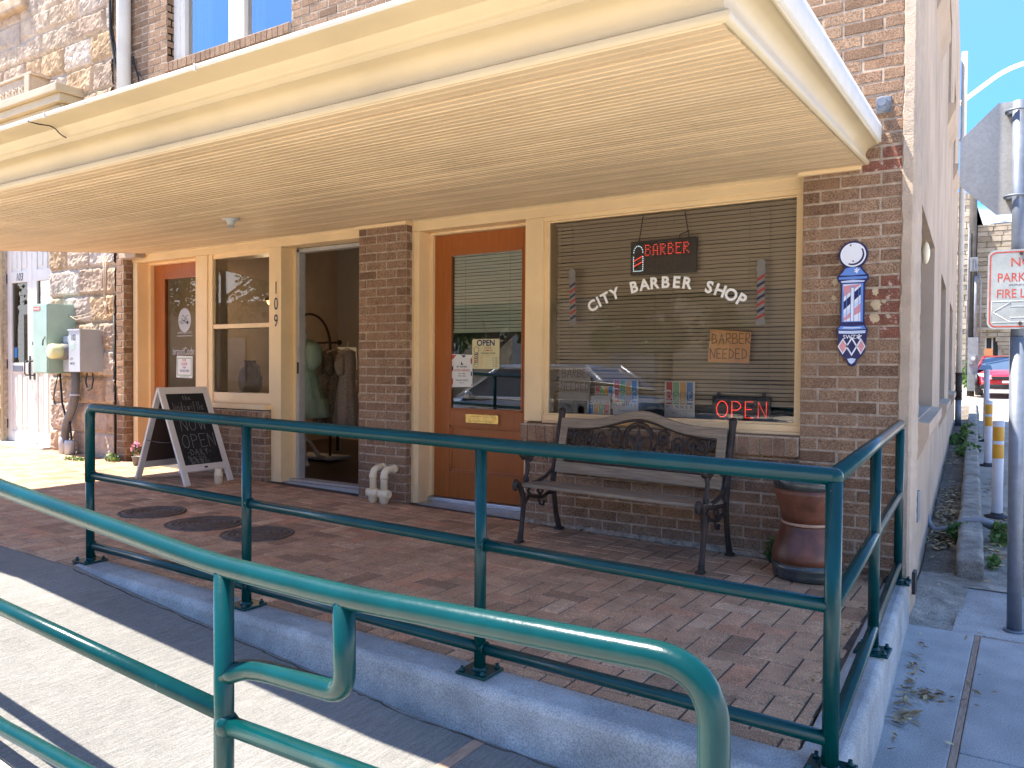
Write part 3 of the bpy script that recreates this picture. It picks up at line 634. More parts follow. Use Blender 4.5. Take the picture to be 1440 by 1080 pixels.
# stucco side wall, leaning off square
def SW(u, v, d): return (wx(u) + d, u + d * .055, v)      # u = depth along alley, v = z
mb = MB()
HS = [(.5, 2.7, .82, 2.1), (4.4, 6.2, .78, 2.08), (8.2, 10.2, .78, 2.08), (2.3, 3.4, 4.1, 5.4), (5.6, 6.7, 4.1, 5.4), (8.6, 9.9, 4.1, 5.4)]
wall(mb, SW, 0.0, 13.6, -.5, 7.2, HS, .42); part('stucco_wall', mb, 'stucco')
mb = MB(); mb.box(-8.2, wx(13.6), 13.4, 13.6, -.5, 7.2)
mb.add([(-8, 0, 7.1), (-.55, 0, 7.1), (wx(13.6), 13.6, 7.1), (-8, 13.6, 7.1)], [(0, 1, 2, 3)]); mb.box(-8.2, -8.0, .3, 13.6, -.5, 7.2); part('rear_wall', mb, 'stucco')
for h in HS:
    a, b, c, e = h
    sl = MB()
    pts = [SW(a - .02, c - .10, .0), SW(b + .02, c - .10, .0), SW(b + .02, c + .0, -.3), SW(a - .02, c + .0, -.3)]
    o = .07
    vs = [SW(a - .03, c - .085, -.02), SW(a - .03, c - .085, o), SW(b + .03, c - .085, o), SW(b + .03, c - .085, -.02), SW(a - .03, c - .012, o), SW(b + .03, c - .012, o), SW(b + .03, c + .03, -.4), SW(a - .03, c + .03, -.4), SW(a - .03, c - .27, -.005), SW(b + .03, c - .27, -.005)]
    sl.add(vs, [(4, 5, 6, 7), (1, 2, 5, 4), (8, 9, 2, 1), (0, 1, 4, 7), (8, 1, 0), (2, 3, 6, 5), (2, 9, 3)])
    W_ = part('side_window', sl, 'stucco')
    g = MB(); g.add([SW(a, c, -.34), SW(b, c, -.34), SW(b, e, -.34), SW(a, e, -.34)], [(0, 1, 2, 3)]); build('pane', g, 'glassup', W_)
    g = MB(); g.add([SW(a, c, -.38), SW(b, c, -.38), SW(b, e, -.38), SW(a, e, -.38)], [(0, 1, 2, 3)]); build('blind_back', g, 'wallin', W_)
# small lamp under the lintel of the first side window
g = MB(); g.sphere(SW(2.2, 2.0, -.045), .07, seg=14, sc3=(.45, .6, 1.25)); part('lintel_light', g, 'pvc')

# ---------------- storefront woodwork
YF = .06
def bx(mb, a, b, c, d, y0=YF, y1=.27, ch=.004): mb.box(a, b, y0, y1, c, d, ch=ch)
mb = MB()
bx(mb, -3.943, -1.077, 2.128, 2.3); bx(mb, -3.943, -3.872, .075, 2.127); mb.box(-3.918, -3.91, YF - .006, YF + .01, .075, 2.127, ch=.002); bx(mb, -2.93, -2.793, .742, 2.127); bx(mb, -2.93, -2.897, .06, .741)
bx(mb, -3.872, -3.845, .12, 2.127, .19, .27); bx(mb, -3.845, -2.93, 2.108, 2.128, .17, .27)
mb.box(-3.943, -1.077, YF - .012, YF + .02, 2.19, 2.215, ch=.004)
part('shopfront_frame', mb, 'cream')
mb = MB()
bx(mb, -7.595, -4.43, 2.128, 2.3); bx(mb, -7.577, -7.503, .14, 2.127); bx(mb, -6.569, -6.4, .12, 2.127); bx(mb, -5.523, -5.396, .105, 2.127); bx(mb, -7.503, -7.47, .16, 2.127, .18, .27); bx(mb, -5.395, -5.36, .13, 2.127, .19, .27)
bx(mb, -7.47, -6.57, 2.108, 2.13, .17, .27); mb.box(-7.595, -4.43, YF - .012, YF + .02, 2.19, 2.215, ch=.004)
part('shopfront_frame', mb, 'cream')
g = MB(); g.box(-7.62, -7.35, -.06, .05, 2.155, 2.225, ch=.01); part('eave_bracket', g, 'stuccotrim')
# barber window
mb = MB()
bx(mb, -2.793, -1.077, .71, .79, .075, .25); bx(mb, -2.793, -1.077, 2.1, 2.13, .075, .2); bx(mb, -1.128, -1.079, .79, 2.1, .075, .25); bx(mb, -2.793, -2.757, .79, 2.1, .092, .25)
mb.box(-2.757, -1.128, .095, .13, .79, .802, ch=.003); mb.box(-2.757, -1.128, .095, .13, 2.09, 2.1, ch=.003)
mb.box(-2.775, -1.075, .04, .08, .735, .752, ch=.004); mb.box(-2.757, -1.128, .13, .34, .775, .788)
BW = part('shop_window', mb, 'cream')
g = MB(); g.quad((-2.76, .107, .79), (-1.126, .107, .79), (-1.126, .107, 2.1), (-2.76, .107, 2.1)); build('pane', g, 'glass', BW)
g = MB(); P = FR(.107)
# arched lettering: circle through C (-2.403,1.54), centre, P (-1.47,1.55)
cx, R0 = -1.938, .98; cz = 1.615 - R0 
word = 'CITY BARBER SHOP'; adv = {'I': .45, ' ': .95}
tot = sum(adv.get(c, 1.) for c in word) - 1; th = 1.02; acc = 0; lastw = None
for i, ch in enumerate(word):
    w0 = adv.get(ch, 1.)
    if i: acc += (adv.get(word[i - 1], 1.) + w0) / 2
    if ch == ' ': continue
    a = PI / 2 + th / 2 - th * acc / (tot + .0)
    put_text(g, ch, .098, P, cx + R0 * math.cos(a), cz + R0 * math.sin(a), .0016, off=.034, ang=a - PI / 2)
build('lettering', g, 'vinyl', BW)
def pole_decal(x0, x1, zb, zt, lean):
    mb = MB(); h = zt - zb; cxx = (x0 + x1) / 2; w = (x1 - x0) * .36
    ctr = lambda z: cxx + lean * (z - zb - h / 2)
    def band(za, zb_, ww, mi, d=.002, sl=0):
        mb.add([P(ctr(za) - ww, za, d), P(ctr(za) + ww, za + sl, d), P(ctr(zb_) + ww, zb_ + sl, d), P(ctr(zb_) - ww, zb_, d)], [(0, 1, 2, 3)], mi)
    mb.add([P(ctr(zt - .03) + .027 * math.cos(t), zt - .03 + .027 * math.sin(t), .003) for t in [k * PI / 8 for k in range(16)]], [tuple(range(16))], 0)
    band(zt - .075, zt - .055, w * 1.35, 0, .0024); band(zb + .012, zb + .035, w * 1.35, 0, .0024); band(zb, zb + .012, w * .7, 0, .0024); band(zb + .035, zt - .07, w, 3, .002)
    n = 7; z = zb + .03; st = (zt - zb - .13) / n
    for k in range(n):
        band(z + st * k + .004, z + st * k + .004 + st * .46, w, (1 if k % 2 == 0 else 2), .0028, sl=.026)
    band(zb + .035, zt - .07, w, 0, .0018)
    return mb
build('pole_decal', pole_decal(-2.612, -2.552, 1.392, 1.773, -.03), ['decgray', 'decnavy', 'decred', 'decgray'], BW)
build('pole_decal', pole_decal(-1.362, -1.300, 1.364, 1.757, .0), ['decgray', 'decred', 'decnavy', 'decgray'], BW)
# sash window by the boutique
mb = MB(); bx(mb, -6.4, -6.335, .755, 2.127, .07, .24); bx(mb, -5.56, -5.525, .755, 2.127, .07, .24); bx(mb, -6.4, -5.525, .77, .862, .078, .24); bx(mb, -6.4, -5.525, 2.085, 2.13, .078, .24); bx(mb, -6.335, -5.56, 1.444, 1.484, .076, .2)
mb.box(-6.41, -5.52, -.01, .12, .724, .77, ch=.006)
SWN = part('sash_window', mb, 'cream')
for a, b, y in ((.86, 1.446, .092), (1.482, 2.09, .105)):
    g = MB(); g.quad((-6.336, y, a), (-5.559, y, a), (-5.559, y, b), (-6.336, y, b)); build('pane', g, 'glassdk', SWN)
# house number 109
for s, z in (('1', 1.734), ('0', 1.597), ('9', 1.452)):
    g = MB(); put_text(g, s, .15, FR(YF), -5.455, z - .006, .004, off=.006, sx=.72); 
    b0 = len(g.v); part('house_number', g, 'black')
# doors
def door(x0, x1, zb, zt, gx0, gx1, gzb, gzt, yd, rails, panel):
    mb = MB(); st = .006
    for a, b, c, e in ((x0, gx0, zb, zt), (gx1, x1, zb, zt), (gx0, gx1, gzt, zt), (gx0, gx1, gzb - .12, gzb)): mb.box(a, b, yd, yd + .045, c, e, ch=.003)
    mb.box(gx0, gx1, yd, yd + .045, zb, zb + .2, ch=.003)
    z0, z1 = zb + .2, gzb - .12
    mb.box(gx0, gx1, yd + .014, yd + .03, z0, z1)
    for a, b, c, e in ((gx0, gx0 + .018, z0, z1), (gx1 - .018, gx1, z0, z1), (gx0, gx1, z1 - .018, z1), (gx0, gx1, z0, z0 + .018)): mb.box(a, b, yd + .004, yd + .03, c, e, ch=.004)
    for a, b, c, e in ((gx0, gx0 + .012, gzb, gzt), (gx1 - .012, gx1, gzb, gzt), (gx0, gx1, gzt - .02, gzt), (gx0, gx1, gzb, gzb + .012)): mb.box(a, b, yd - .004, yd + .02, c, e, ch=.003)
    return mb
D2 = part('door', door(-3.862, -2.95, .118, 2.106, -3.70, -3.045, .786, 1.968, .22, 0, 0), 'doorwood')
g = MB(); g.quad((-3.7, .235, .786), (-3.045, .235, .786), (-3.045, .235, 1.97), (-3.7, .235, 1.97)); build('pane', g, GLASS('door_glass', (.8, .84, .82), boost=.05), D2)
g = MB(); g.box(-3.54, -3.244, .205, .221, .69, .76, ch=.006); g.box(-3.515, -3.27, .198, .206, .708, .745, ch=.004); build('mail_slot', g, 'brass', D2)
g = MB(); g.box(-3.872, -2.93, .06, .3, .0, .082); g.box(-3.872, -2.93, .17, .27, .082, .114, ch=.006); part('threshold', g, 'alu')
D0 = part('door', door(-7.465, -6.6, .15, 2.11, -7.298, -6.72, .5, 1.985, .22, 0, 0), 'doorwood')
g = MB(); g.quad((-7.298, .235, .5), (-6.72, .235, .5), (-6.72, .235, 1.987), (-7.298, .235, 1.987)); build('pane', g, 'glassdk', D0)
g = MB(); Pd = FR(.235)
o_ = [(-6.985 + .1 * math.cos(t), 1.55 + .118 * math.sin(t)) for t in [k * PI / 18 for k in range(36)]]
g.add([Pd(u, v, .002) for u, v in o_], [tuple(range(36))], 0)
for q in range(3): g.tube([Pd(-7.03 + .1 * t - .01 * q, 1.585 - .03 * q + .012 * math.sin(t * 9 + q), .003) for t in [k / 12 for k in range(13)]], .0022, 4, 1)
g.add([Pd(-6.955, 1.53, .0032), Pd(-6.935, 1.545, .0032), Pd(-6.92, 1.525, .0032), Pd(-6.94, 1.505, .0032)], [(0, 1, 2, 3)], 1)
g.tube([Pd(-7.07 + .13 * t, 1.52 + .03 * math.sin(t * 3), .003) for t in [k / 8 for k in range(9)]], .002, 4, 1)
put_text(g, 'ushersapp.com', .037, Pd, -6.985, 1.418, .002, off=.004); g.box(-7.11, -6.86, .231, .2335, 1.392, 1.398, 0)
put_text(g, 'brandCode', .105, Pd, -7.005, 1.21, .002, off=.004, sx=.72)
build('lettering', g, ['frost', 'ink'], D0)
g = MB(); g.box(-7.503, -6.57, .06, .3, .05, .155); part('threshold', g, 'alu')
g = MB(); g.box(-5.396, -4.427, .1, .3, .0, .112); g.box(-5.396, -4.427, .15, .27, .112, .128, ch=.005); g.box(-5.36, -5.325, .2, .27, .128, 2.12, ch=.003); g.box(-5.36, -4.43, .2, .27, 2.09, 2.12)
g.box(-5.345, -5.33, .192, .2, 1.04, 1.14, 1); part('open_doorway', g, ['grayw', 'black'])
# interiors
g = MB(); r = 0
def room(g, a, b, y0, y1, z0, z1):
    g.quad((a, y0, z0), (b, y0, z0), (b, y1, z0), (a, y1, z0), 1); g.quad((a, y0, z1), (b, y0, z1), (b, y1, z1), (a, y1, z1))
    g.quad((a, y1, z0), (b, y1, z0), (b, y1, z1), (a, y1, z1)); g.quad((a, y0, z0), (a, y1, z0), (a, y1, z1), (a, y0, z1)); g.quad((b, y0, z0), (b, y1, z0), (b, y1, z1), (b, y0, z1))
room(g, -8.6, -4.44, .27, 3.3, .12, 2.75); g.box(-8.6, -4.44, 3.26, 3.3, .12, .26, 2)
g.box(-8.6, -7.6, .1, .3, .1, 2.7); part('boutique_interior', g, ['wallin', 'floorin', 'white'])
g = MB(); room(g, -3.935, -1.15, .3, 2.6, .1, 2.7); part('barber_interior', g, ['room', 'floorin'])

# ---------------- canopy
CY, CZ = -2.85, 1.88
def xl(y): return -7.3 - .075 * y
def xr(y): return -.76 - .0598 * y
def zs(y): return 2.2 + .1123 * y
mb = MB()                                   # beadboard: flats with a bead and a groove every 4 cm
ys = []; y = 0.; st = .0445; rr = random.Random(9)
while y > CY:
    q = rr.uniform(-.0015, .0015); k = rr.uniform(.4, .85)
    ys += [(y, q), (y - .0006, .006), (y - .0032, .006), (y - .0038, -.0005 * k), (y - .0058, -.0035 * k), (y - .0082, -.0045 * k), (y - .0106, -.0035 * k), (y - .0126, -.0005), (y - .0132, .005), (y - .0158, .005), (y - .0164, q)]; y -= st
ys.append((CY, 0))
cuts = []; tv = []
for i in range(len(ys) - 1):
    (a, za), (b, zb) = ys[i], ys[i + 1]
    if i % 11 == 0:
        cuts = [0.]; 
        while cuts[-1] < 1: cuts.append(cuts[-1] + rr.uniform(.3, .55))
        cuts[-1] = 1.; tv = [rr.random() for _ in cuts]
    for q in range(len(cuts) - 1):
        f0, f1 = cuts[q], cuts[q + 1]; X0 = lambda y, f: xl(y) + (xr(y) - xl(y)) * f
        mb.quad((X0(a, f0), a, zs(a) + za), (X0(a, f1), a, zs(a) + za), (X0(b, f1), b, zs(b) + zb), (X0(b, f0), b, zs(b) + zb), 0, tv[q])
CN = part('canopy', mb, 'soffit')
prof = [(0, 0), (.008, -.003), (.017, .001), (.022, .01), (.021, .019), (.014, .026), (.007, .028), (.007, .033), (.003, .034), (.003, .052), (.005, .064), (.011, .076), (.021, .087), (.034, .095), (.05, .099), (.06, .1), (.0615, .105)]
prof_up = [(.0615, .1), (.066, .1), (.068, .112), (.07, .116), (.078, .118), (.083, .124), (.088, .137), (.1, .15), (.125, .153), (.16, .1525), (.19, .152), (.198, .154), (.198, .163), (.192, .165), (.02, .19)]
def sweep(pts, prof, zf):
    """pts: plan corners, profile pushed outwards with mitred corners"""
    mb = MB(); n = len(prof); rows = []
    for i, p in enumerate(pts):
        ns = []
        for a, b in ((i - 1, i), (i, i + 1)):
            if 0 <= a and b < len(pts):
                d = Vector((pts[b][0] - pts[a][0], pts[b][1] - pts[a][1])).normalized(); ns.append(Vector((d.y, -d.x)))
        m = sum(ns, Vector((0, 0))); m.normalize(); k = 1 / max(.3, m.dot(ns[0]))
        rows.append([(p[0] + m.x * k * d, p[1] + m.y * k * d, zf(p) + h) for d, h in prof])
    for r in rows: mb.v += r
    for i in range(len(pts) - 1):
        for j in range(n - 1): mb.face([i * n + j, (i + 1) * n + j, (i + 1) * n + j + 1, i * n + j + 1], 0, .5, True)
    return mb
def sub(a, b, k): return [(a[0] + (b[0] - a[0]) * i / k, a[1] + (b[1] - a[1]) * i / k) for i in range(k)]
PL, PFL, PFR, PR = (xl(0), 0), (xl(CY), CY), (xr(CY), CY), (xr(0), 0)
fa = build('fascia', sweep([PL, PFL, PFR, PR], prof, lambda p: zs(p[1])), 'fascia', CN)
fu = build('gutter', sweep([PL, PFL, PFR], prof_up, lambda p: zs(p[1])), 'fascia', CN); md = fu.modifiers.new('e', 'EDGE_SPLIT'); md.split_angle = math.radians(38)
md = fa.modifiers.new('e', 'EDGE_SPLIT'); md.split_angle = math.radians(38)
g = sweep([PFL, PFR], [(.1965, .151), (.2, .153), (.2015, .164), (.196, .168), (.182, .166)], lambda p: zs(p[1])); build('gutter_rim', g, 'gutterw', CN)
for i, x in enumerate((-6.95, -6.06, -5.1, -4.2, -3.1, -2.2)): g = MB(); g.box(x, x + .007, CY - .205, CY - .197, zs(CY) + .145, zs(CY) + .167); build('gutter_clip', g, 'gutterw', CN)
lipz = lambda p: zs(p[1])                 # lip and pale flashing along the right-hand edge
PX = (PFR[0], PFR[1] - .02)
build('edge_lip', sweep([PX, PR], [(.06, .1), (.066, .1), (.068, .108), (.066, .112)], lipz), 'fascia', CN)
build('edge_flashing', sweep([PX, PR], [(.062, .108), (.075, .112), (.0775, .115), (.079, .2), (.074, .202), (.02, .21)], lipz), 'gutterw', CN)
g = MB(); g.add([(xl(0), .0, zs(0) + .23), (xr(0) + .06, .0, zs(0) + .2), (xr(CY) + .06, CY - .06, zs(CY) + .19), (xl(CY) - .1, CY - .06, zs(CY) + .19)], [(0, 1, 2, 3)]); build('canopy_roof', g, 'roofing', CN)
g = MB(); g.box(-4.45, -3.925, -.035, .06, 2.172, 2.21, ch=.006); build('wall_trim', g, 'cream', CN); g = MB(); g.box(-1.1, -.775, -.035, .0, 2.175, 2.21, ch=.006); build('wall_trim', g, 'cream', CN)
c = (-4.36, -1.25, zs(-1.25)); g = MB(); g.lathe([(.055, .0), (.055, -.008), (.03, -.012), (.024, -.03), (.02, -.034), (.018, -.05), (.026, -.053), (.026, -.057)], c, 20); build('ceiling_sprinkler', g, 'signface', CN)
# gutter crack / dangling wire on the left of the fascia
g = MB(); zz = zs(CY); x0 = -3.215
g.tube([(x0, CY - .201, zz + .152), (x0 + .004, CY - .165, zz + .15), (x0 + .014, CY - .128, zz + .152), (x0 + .016, CY - .108, zz + .145), (x0 + .024, CY - .098, zz + .13), (x0 + .035, CY - .092, zz + .12), (x0 + .055, CY - .088, zz + .11)], .0024, 6); build('gutter_wire', g, 'cable', CN)
# downspouts
g = MB(); g.tube([(-7.5, -.075, 2.3), (-7.5, -.075, 7)], .065, 20)
for z in (3.3, 5.2): g.box(-7.58, -7.42, -.02, .0, z, z + .04)
part('downspout', g, 'gutterw')
g = MB(); g.tube([(-7.79, -.03, 5.4), (-7.795, -.04, 4.75), (-7.775, -.05, 4.45), (-7.69, -.05, 4.1), (-7.6, -.04, 3.9), (-7.52, -.04, 3.5)], .013, 8); g.tube([(-7.78, -.02, 5.4), (-7.78, -.03, 4.5), (-7.65, -.04, 4.05), (-7.56, -.03, 3.7)], .008, 8); g.tube([(-7.42, -.03, 4.12), (-7.38, -.03, 4.0), (-7.33, -.03, 3.9), (-7.3, -.03, 3.5)], .008, 8); g.tube([(-7.42, -.03, 4.06), (-7.35, -.03, 3.96), (-7.26, -.03, 3.88), (-7.2, -.03, 3.5)], .007, 8)
part('wall_cable', g, 'cable')
p0 = SW(13.3, 0, .07); g = MB(); g.tube([(p0[0], p0[1], 7.3), (p0[0], p0[1], 1.05)], .05, 14, 0); g.tube([(p0[0], p0[1], 1.05), (p0[0], p0[1], .55)], .06, 14, 1); g.tube([(p0[0], p0[1], .55), (p0[0], p0[1], .0)], .055, 14, 2)
for z in (1.05, .55, .7, 3.4, 5.6): g.tube([(p0[0], p0[1], z - .015), (p0[0], p0[1], z + .015)], .066, 14, 1 if z < 2 else 0)
part('downspout', g, ['gutterw', 'iron', 'galv'], label='white rear corner downspout with a rusty foot')
# floodlight stub and small fittings on the pier
g = MB(); g.lathe([(.022, -.085), (.028, -.075), (.028, -.02), (.038, -.015), (.038, 0)], (-.672, 0, 2.5), 18, axis='y'); g.box(-.71, -.635, -.012, 0, 2.46, 2.545, ch=.005); g.tube([(-.672, -.06, 2.5), (-.672, -.06, 2.45)], .022, 12); part('capped_pipe', g, 'galv')
p0 = SW(.62, .33, .012); g = MB(); g.box(p0[0] - .012, p0[0] + .006, p0[1] - .05, p0[1] + .05, .22, .4, ch=.004); part('vent_plate', g, 'galv')
p0 = SW(.16, -.1, .02); g = MB(); g.box(p0[0] - .02, p0[0] + .012, p0[1] - .04, p0[1] + .04, -.09, .03, ch=.003); part('outlet_box', g, 'dark')
g = MB(); g.box(-.716, -.706, -.016, .0, .447, .467, ch=.003); part('wall_hook', g, 'signface')
# plain mortar plinth at the foot of the wall
g = MB(); rr = random.Random(8)
for i in range(40):
    x = -2.9 + i * .0458; g.sphere((x + .02, .03 + rr.uniform(-.008, .004), gz(x) + .002), .03, seg=8, sc3=(1.1, .6, .5 + rr.random() * .4))
part('mortar_fillet', g, 'mortar')

# ------------------------------------------------------------------ railings
def plate(g, x, y, z, s=.062, mi=0):
    g.box(x - s, x + s, y - s, y + s, z, z + .01, mi, ch=.003)
    for a in (-1, 1):
        for b in (-1, 1): g.lathe([(.011, 0), (.011, .006), (.006, .009), (.006, .016)], (x + a * s * .72, y + b * s * .72, z + .01), 8, mi)
YR, XS = -2.325, -.441
def post(name, x, y, zt, root, r=.021):
    zb = gz(x) + .004; g = MB(); g.tube([(x, y, zb), (x, y, zt)], r, 16); p = build(name, g, 'teal', root)
    g = MB(); plate(g, x, y, zb + .001); g.lathe([(.03, .01), (.024, .018), (.0212, .022)], (x, y, zb), 16); build('base_plate', g, 'teal', p)
RX = -.0182
def rl(z0, x): return z0 + RX * x
FRL = empty('handrail', (-2.3, YR, .05), 'dark green pipe railing bolted to the kerb around the brick patio', 'railing')
x1 = -4.099
side = lambda y: XS - .0518 * (y - YR)
yw = -.085
g = MB(); top = fillet([(x1, YR, .5), (x1, YR, rl(.812, x1)), (XS, YR, rl(.812, XS))], .055, 8)
g.tube(top, .0245, 18); g.tube([(XS - .001, YR - .0, rl(.812, XS)), (side(yw), yw, rl(.812, XS) + .012)], .0245, 18); g.sphere((XS, YR, rl(.812, XS)), .0245, seg=16); g.sphere((side(yw), yw, rl(.812, XS) + .012), .0245, seg=14)
build('top_rail', g, 'teal', FRL)
for z0 in (.459, .094):
    g = MB(); xsx = [x1, -2.86, -1.611, XS]
    for a, b in zip(xsx, xsx[1:]): g.tube([(a, YR, rl(z0, a)), (b, YR, rl(z0, b))], .0205, 16); 
    for a in xsx[:3]: g.lathe([(.0205, .014), (.0245, .022), (.026, .026)], (a, YR, rl(z0, a)), 14, axis='x')
    g.tube([(XS, YR, rl(z0, XS)), (side(yw), yw, rl(z0, XS) + .005)], .0205, 16)
    build('mid_rail' if z0 > .2 else 'bottom_rail', g, 'teal', FRL)
for x in (x1, -2.86, -1.611): post('post', x, YR, rl(.80 if x != x1 else .55, x), FRL)
post('post', XS, YR, rl(.80, XS), FRL, .0225); post('post', side(-1.256), -1.256, rl(.80, XS), FRL); post('post', side(yw), yw, rl(.8, XS), FRL)
# near railing along the ramp
YN = -3.455
NRL = empty('handrail', (-1.527, YN, -0.064), 'bright green pipe handrail nearest the street, running down beside the concrete ramp', 'railing')
xp = -1.5245
g = MB(); pth = fillet([(-6.873, YN, 1.053), (-4.105, YN, 0.924), (-2.568, YN, 0.744), (-1.566, YN, 0.655), (-1.146, YN, 0.647), (-0.387, YN, 0.666), (-0.387, YN, -0.093)], .1, 8)
g.tube(pth, .0245, 20); build('top_rail', g, 'teal', NRL)
g = MB(); g.tube([(-6.873, YN, 0.642), (-4.105, YN, 0.547), (-2.568, YN, 0.387), (xp, YN, 0.322)], .0215, 18); g.tube([(xp, YN, 0.296), (-0.387, YN, 0.308)], .0215, 18); g.lathe([(.0215, .03), (.026, .022), (.03, .012), (.027, 0)], (xp, YN, 0.296), 16, axis='x'); build('mid_rail', g, 'teal', NRL)
g = MB(); g.tube([(-6.873, YN, 0.280), (-4.105, YN, 0.213), (-2.568, YN, 0.027), (-1.814, YN, 0.012), (xp, YN, 0.007)], .0215, 18); build('bottom_rail', g, 'teal', NRL)
g = MB(); g.tube(fillet([(xp, YN, 0.406), (-1.475, YN + .02, 0.425), (-1.413, YN + .02, 0.434), (-1.151, YN + .004, 0.449), (-1.149, YN, 0.642)], .045, 8), .023, 18); build('rail_return', g, 'teal', NRL)
for x, zt in ((xp, .65), (-4.3, .92), (-5.8, .98)):
    g = MB(); zb = rz(x, 0) - .003; g.tube([(x, YN, zb), (x, YN, zt)], .0225, 18); p = build('post', g, 'teal', NRL); g = MB(); plate(g, x, YN, zb); build('base_plate', g, 'teal', p)

# ------------------------------------------------------------------ bench
BX0, BX1, BG = -2.58, -1.445, .038
BN = empty('park_bench', ((BX0 + BX1) / 2, -.3, BG), 'weathered wooden bench with scrolled iron ends and a cast star, under the barber window', 'bench')
def bz(x): return gz(x) + .0
for nm, a, b, dz in (('seat_slat', -.545, -.44, 0), ('seat_slat', -.425, -.32, .0), ('seat_slat', -.305, -.2, -.004)):
    g = MB(); z = .36
    g.box(BX0 - .01, BX1 + .01, a, b, z + bz((BX0 + BX1) / 2) + dz - .022, z + bz((BX0 + BX1) / 2) + dz, ch=.008)
    for v in range(len(g.v)):
        x, y, zz = g.v[v]; g.v[v] = (x, y, zz + GX * (x - (BX0 + BX1) / 2) + (-.05 if False else 0) + (y + .5) * -.06)
    build(nm, g, 'oldwood', BN)
def bk(u, v, d): return (u, -.155 + (v - .36) * .27 - d, v + gz(u))       # back plane, leaning
def crest(t): return .735 + .07 * math.exp(-((t - .5) / .19) ** 2) * 1.05
def crest_lo(t): return .675 + .083 * math.exp(-((t - .5) / .2) ** 2)
g = MB(); n = 40
top = [(BX0 + .02 + (BX1 - BX0 - .04) * i / n, crest(i / n)) for i in range(n + 1)]; lo = [(BX0 + .02 + (BX1 - BX0 - .04) * i / n, crest_lo(i / n)) for i in range(n + 1)]
g.prism(top + lo[::-1], bk, -.016, .016)
build('crest_rail', g, 'oldwood', BN, bevel=.006)
g = MB(); g.prism([(BX0 + .02, .392), (BX1 - .02, .392), (BX1 - .02, .462), (BX0 + .02, .462)], bk, -.016, .016); build('back_slat', g, 'oldwood', BN, bevel=.006)
for a in (BX0 + .02, BX1 - .075):
    g = MB(); g.prism([(a, .462), (a + .055, .462), (a + .055, .70), (a, .70)], bk, -.014, .014); build('back_stile', g, 'oldwood', BN, bevel=.005)
g = MB(); px0, px1 = BX0 + .075, BX1 - .075; cxx = (px0 + px1) / 2; cv = .63
def pv(v): return v if v > .67 else .67 - (.67 - v) * 1.36
def wire(pts, r=.0085): g.tube([bk(u, pv(v), .004) for u, v in pts], r, 6)
def spiral(cx, cy, r, turns, a0, sg=1, n=22): return [(cx + sg * r * (1 - .82 * i / n) * math.cos(a0 + turns * 2 * PI * i / n), cy + r * (1 - .82 * i / n) * math.sin(a0 + turns * 2 * PI * i / n)) for i in range(n + 1)]
wire([(px0, .523), (px1, .523)], .011); wire([(px0, .523), (px0, .67)], .009); wire([(px1, .523), (px1, .67)], .009)
wire([(px0 + (px1 - px0) * i / 24, crest_lo(.1 + .8 * i / 24) - .008) for i in range(25)], .011)
wire(arc(cxx, cv, .088, 0, 2 * PI, 28), .009); wire(arc(cxx, cv, .105, .2, PI - .2, 18), .006)
st = []
for k in range(10): r = .088 if k % 2 == 0 else .034; a = PI / 2 + k * PI / 5; st.append((cxx + r * math.cos(a), cv + r * math.sin(a)))
b0 = len(g.v); g.v += [bk(u, pv(v), .008) for u, v in st] + [bk(cxx, pv(cv), .02), bk(cxx, pv(cv), -.004)]
for k in range(10): g.face([b0 + k, b0 + (k + 1) % 10, b0 + 10]); g.face([b0 + (k + 1) % 10, b0 + k, b0 + 11])
for sg in (-1, 1):
    for dx, dy, r, t, a0 in ((.16, .655, .048, 1.5, .4), (.155, .57, .042, 1.5, 2.4), (.25, .63, .05, 1.6, 3.6), (.255, .565, .036, 1.4, 1.), (.335, .625, .046, 1.6, .2), (.33, .56, .034, 1.4, 2.8), (.405, .63, .043, 1.5, 3.4), (.41, .562, .035, 1.4, .6), (.47, .645, .03, 1.3, 1.5), (.47, .57, .03, 1.3, 4.)):
        wire(spiral(cxx + sg * dx, dy, r, t, a0, sg), .0072); 
        u, v = cxx + sg * dx, dy; v = pv(v); g.add([bk(u + .017 * math.cos(q * PI / 4), v + .017 * math.sin(q * PI / 4), .006 if q % 2 else .002) for q in range(8)], [tuple(range(8))])
    wire([(cxx + sg * (.1 + .39 * i / 20), .6 + .035 * math.sin(i * .95)) for i in range(21)], .0065)
    for q in range(14): u = cxx + sg * (.11 + .028 * q); v = pv(.605 + .045 * math.sin(q * 2.1)); g.add([bk(u - .012, v, .004), bk(u, v + .014, .009), bk(u + .016, v + .004, .004), bk(u + .004, v - .01, .006)], [(0, 1, 2, 3)])
build('cast_panel', g, 'iron', BN)
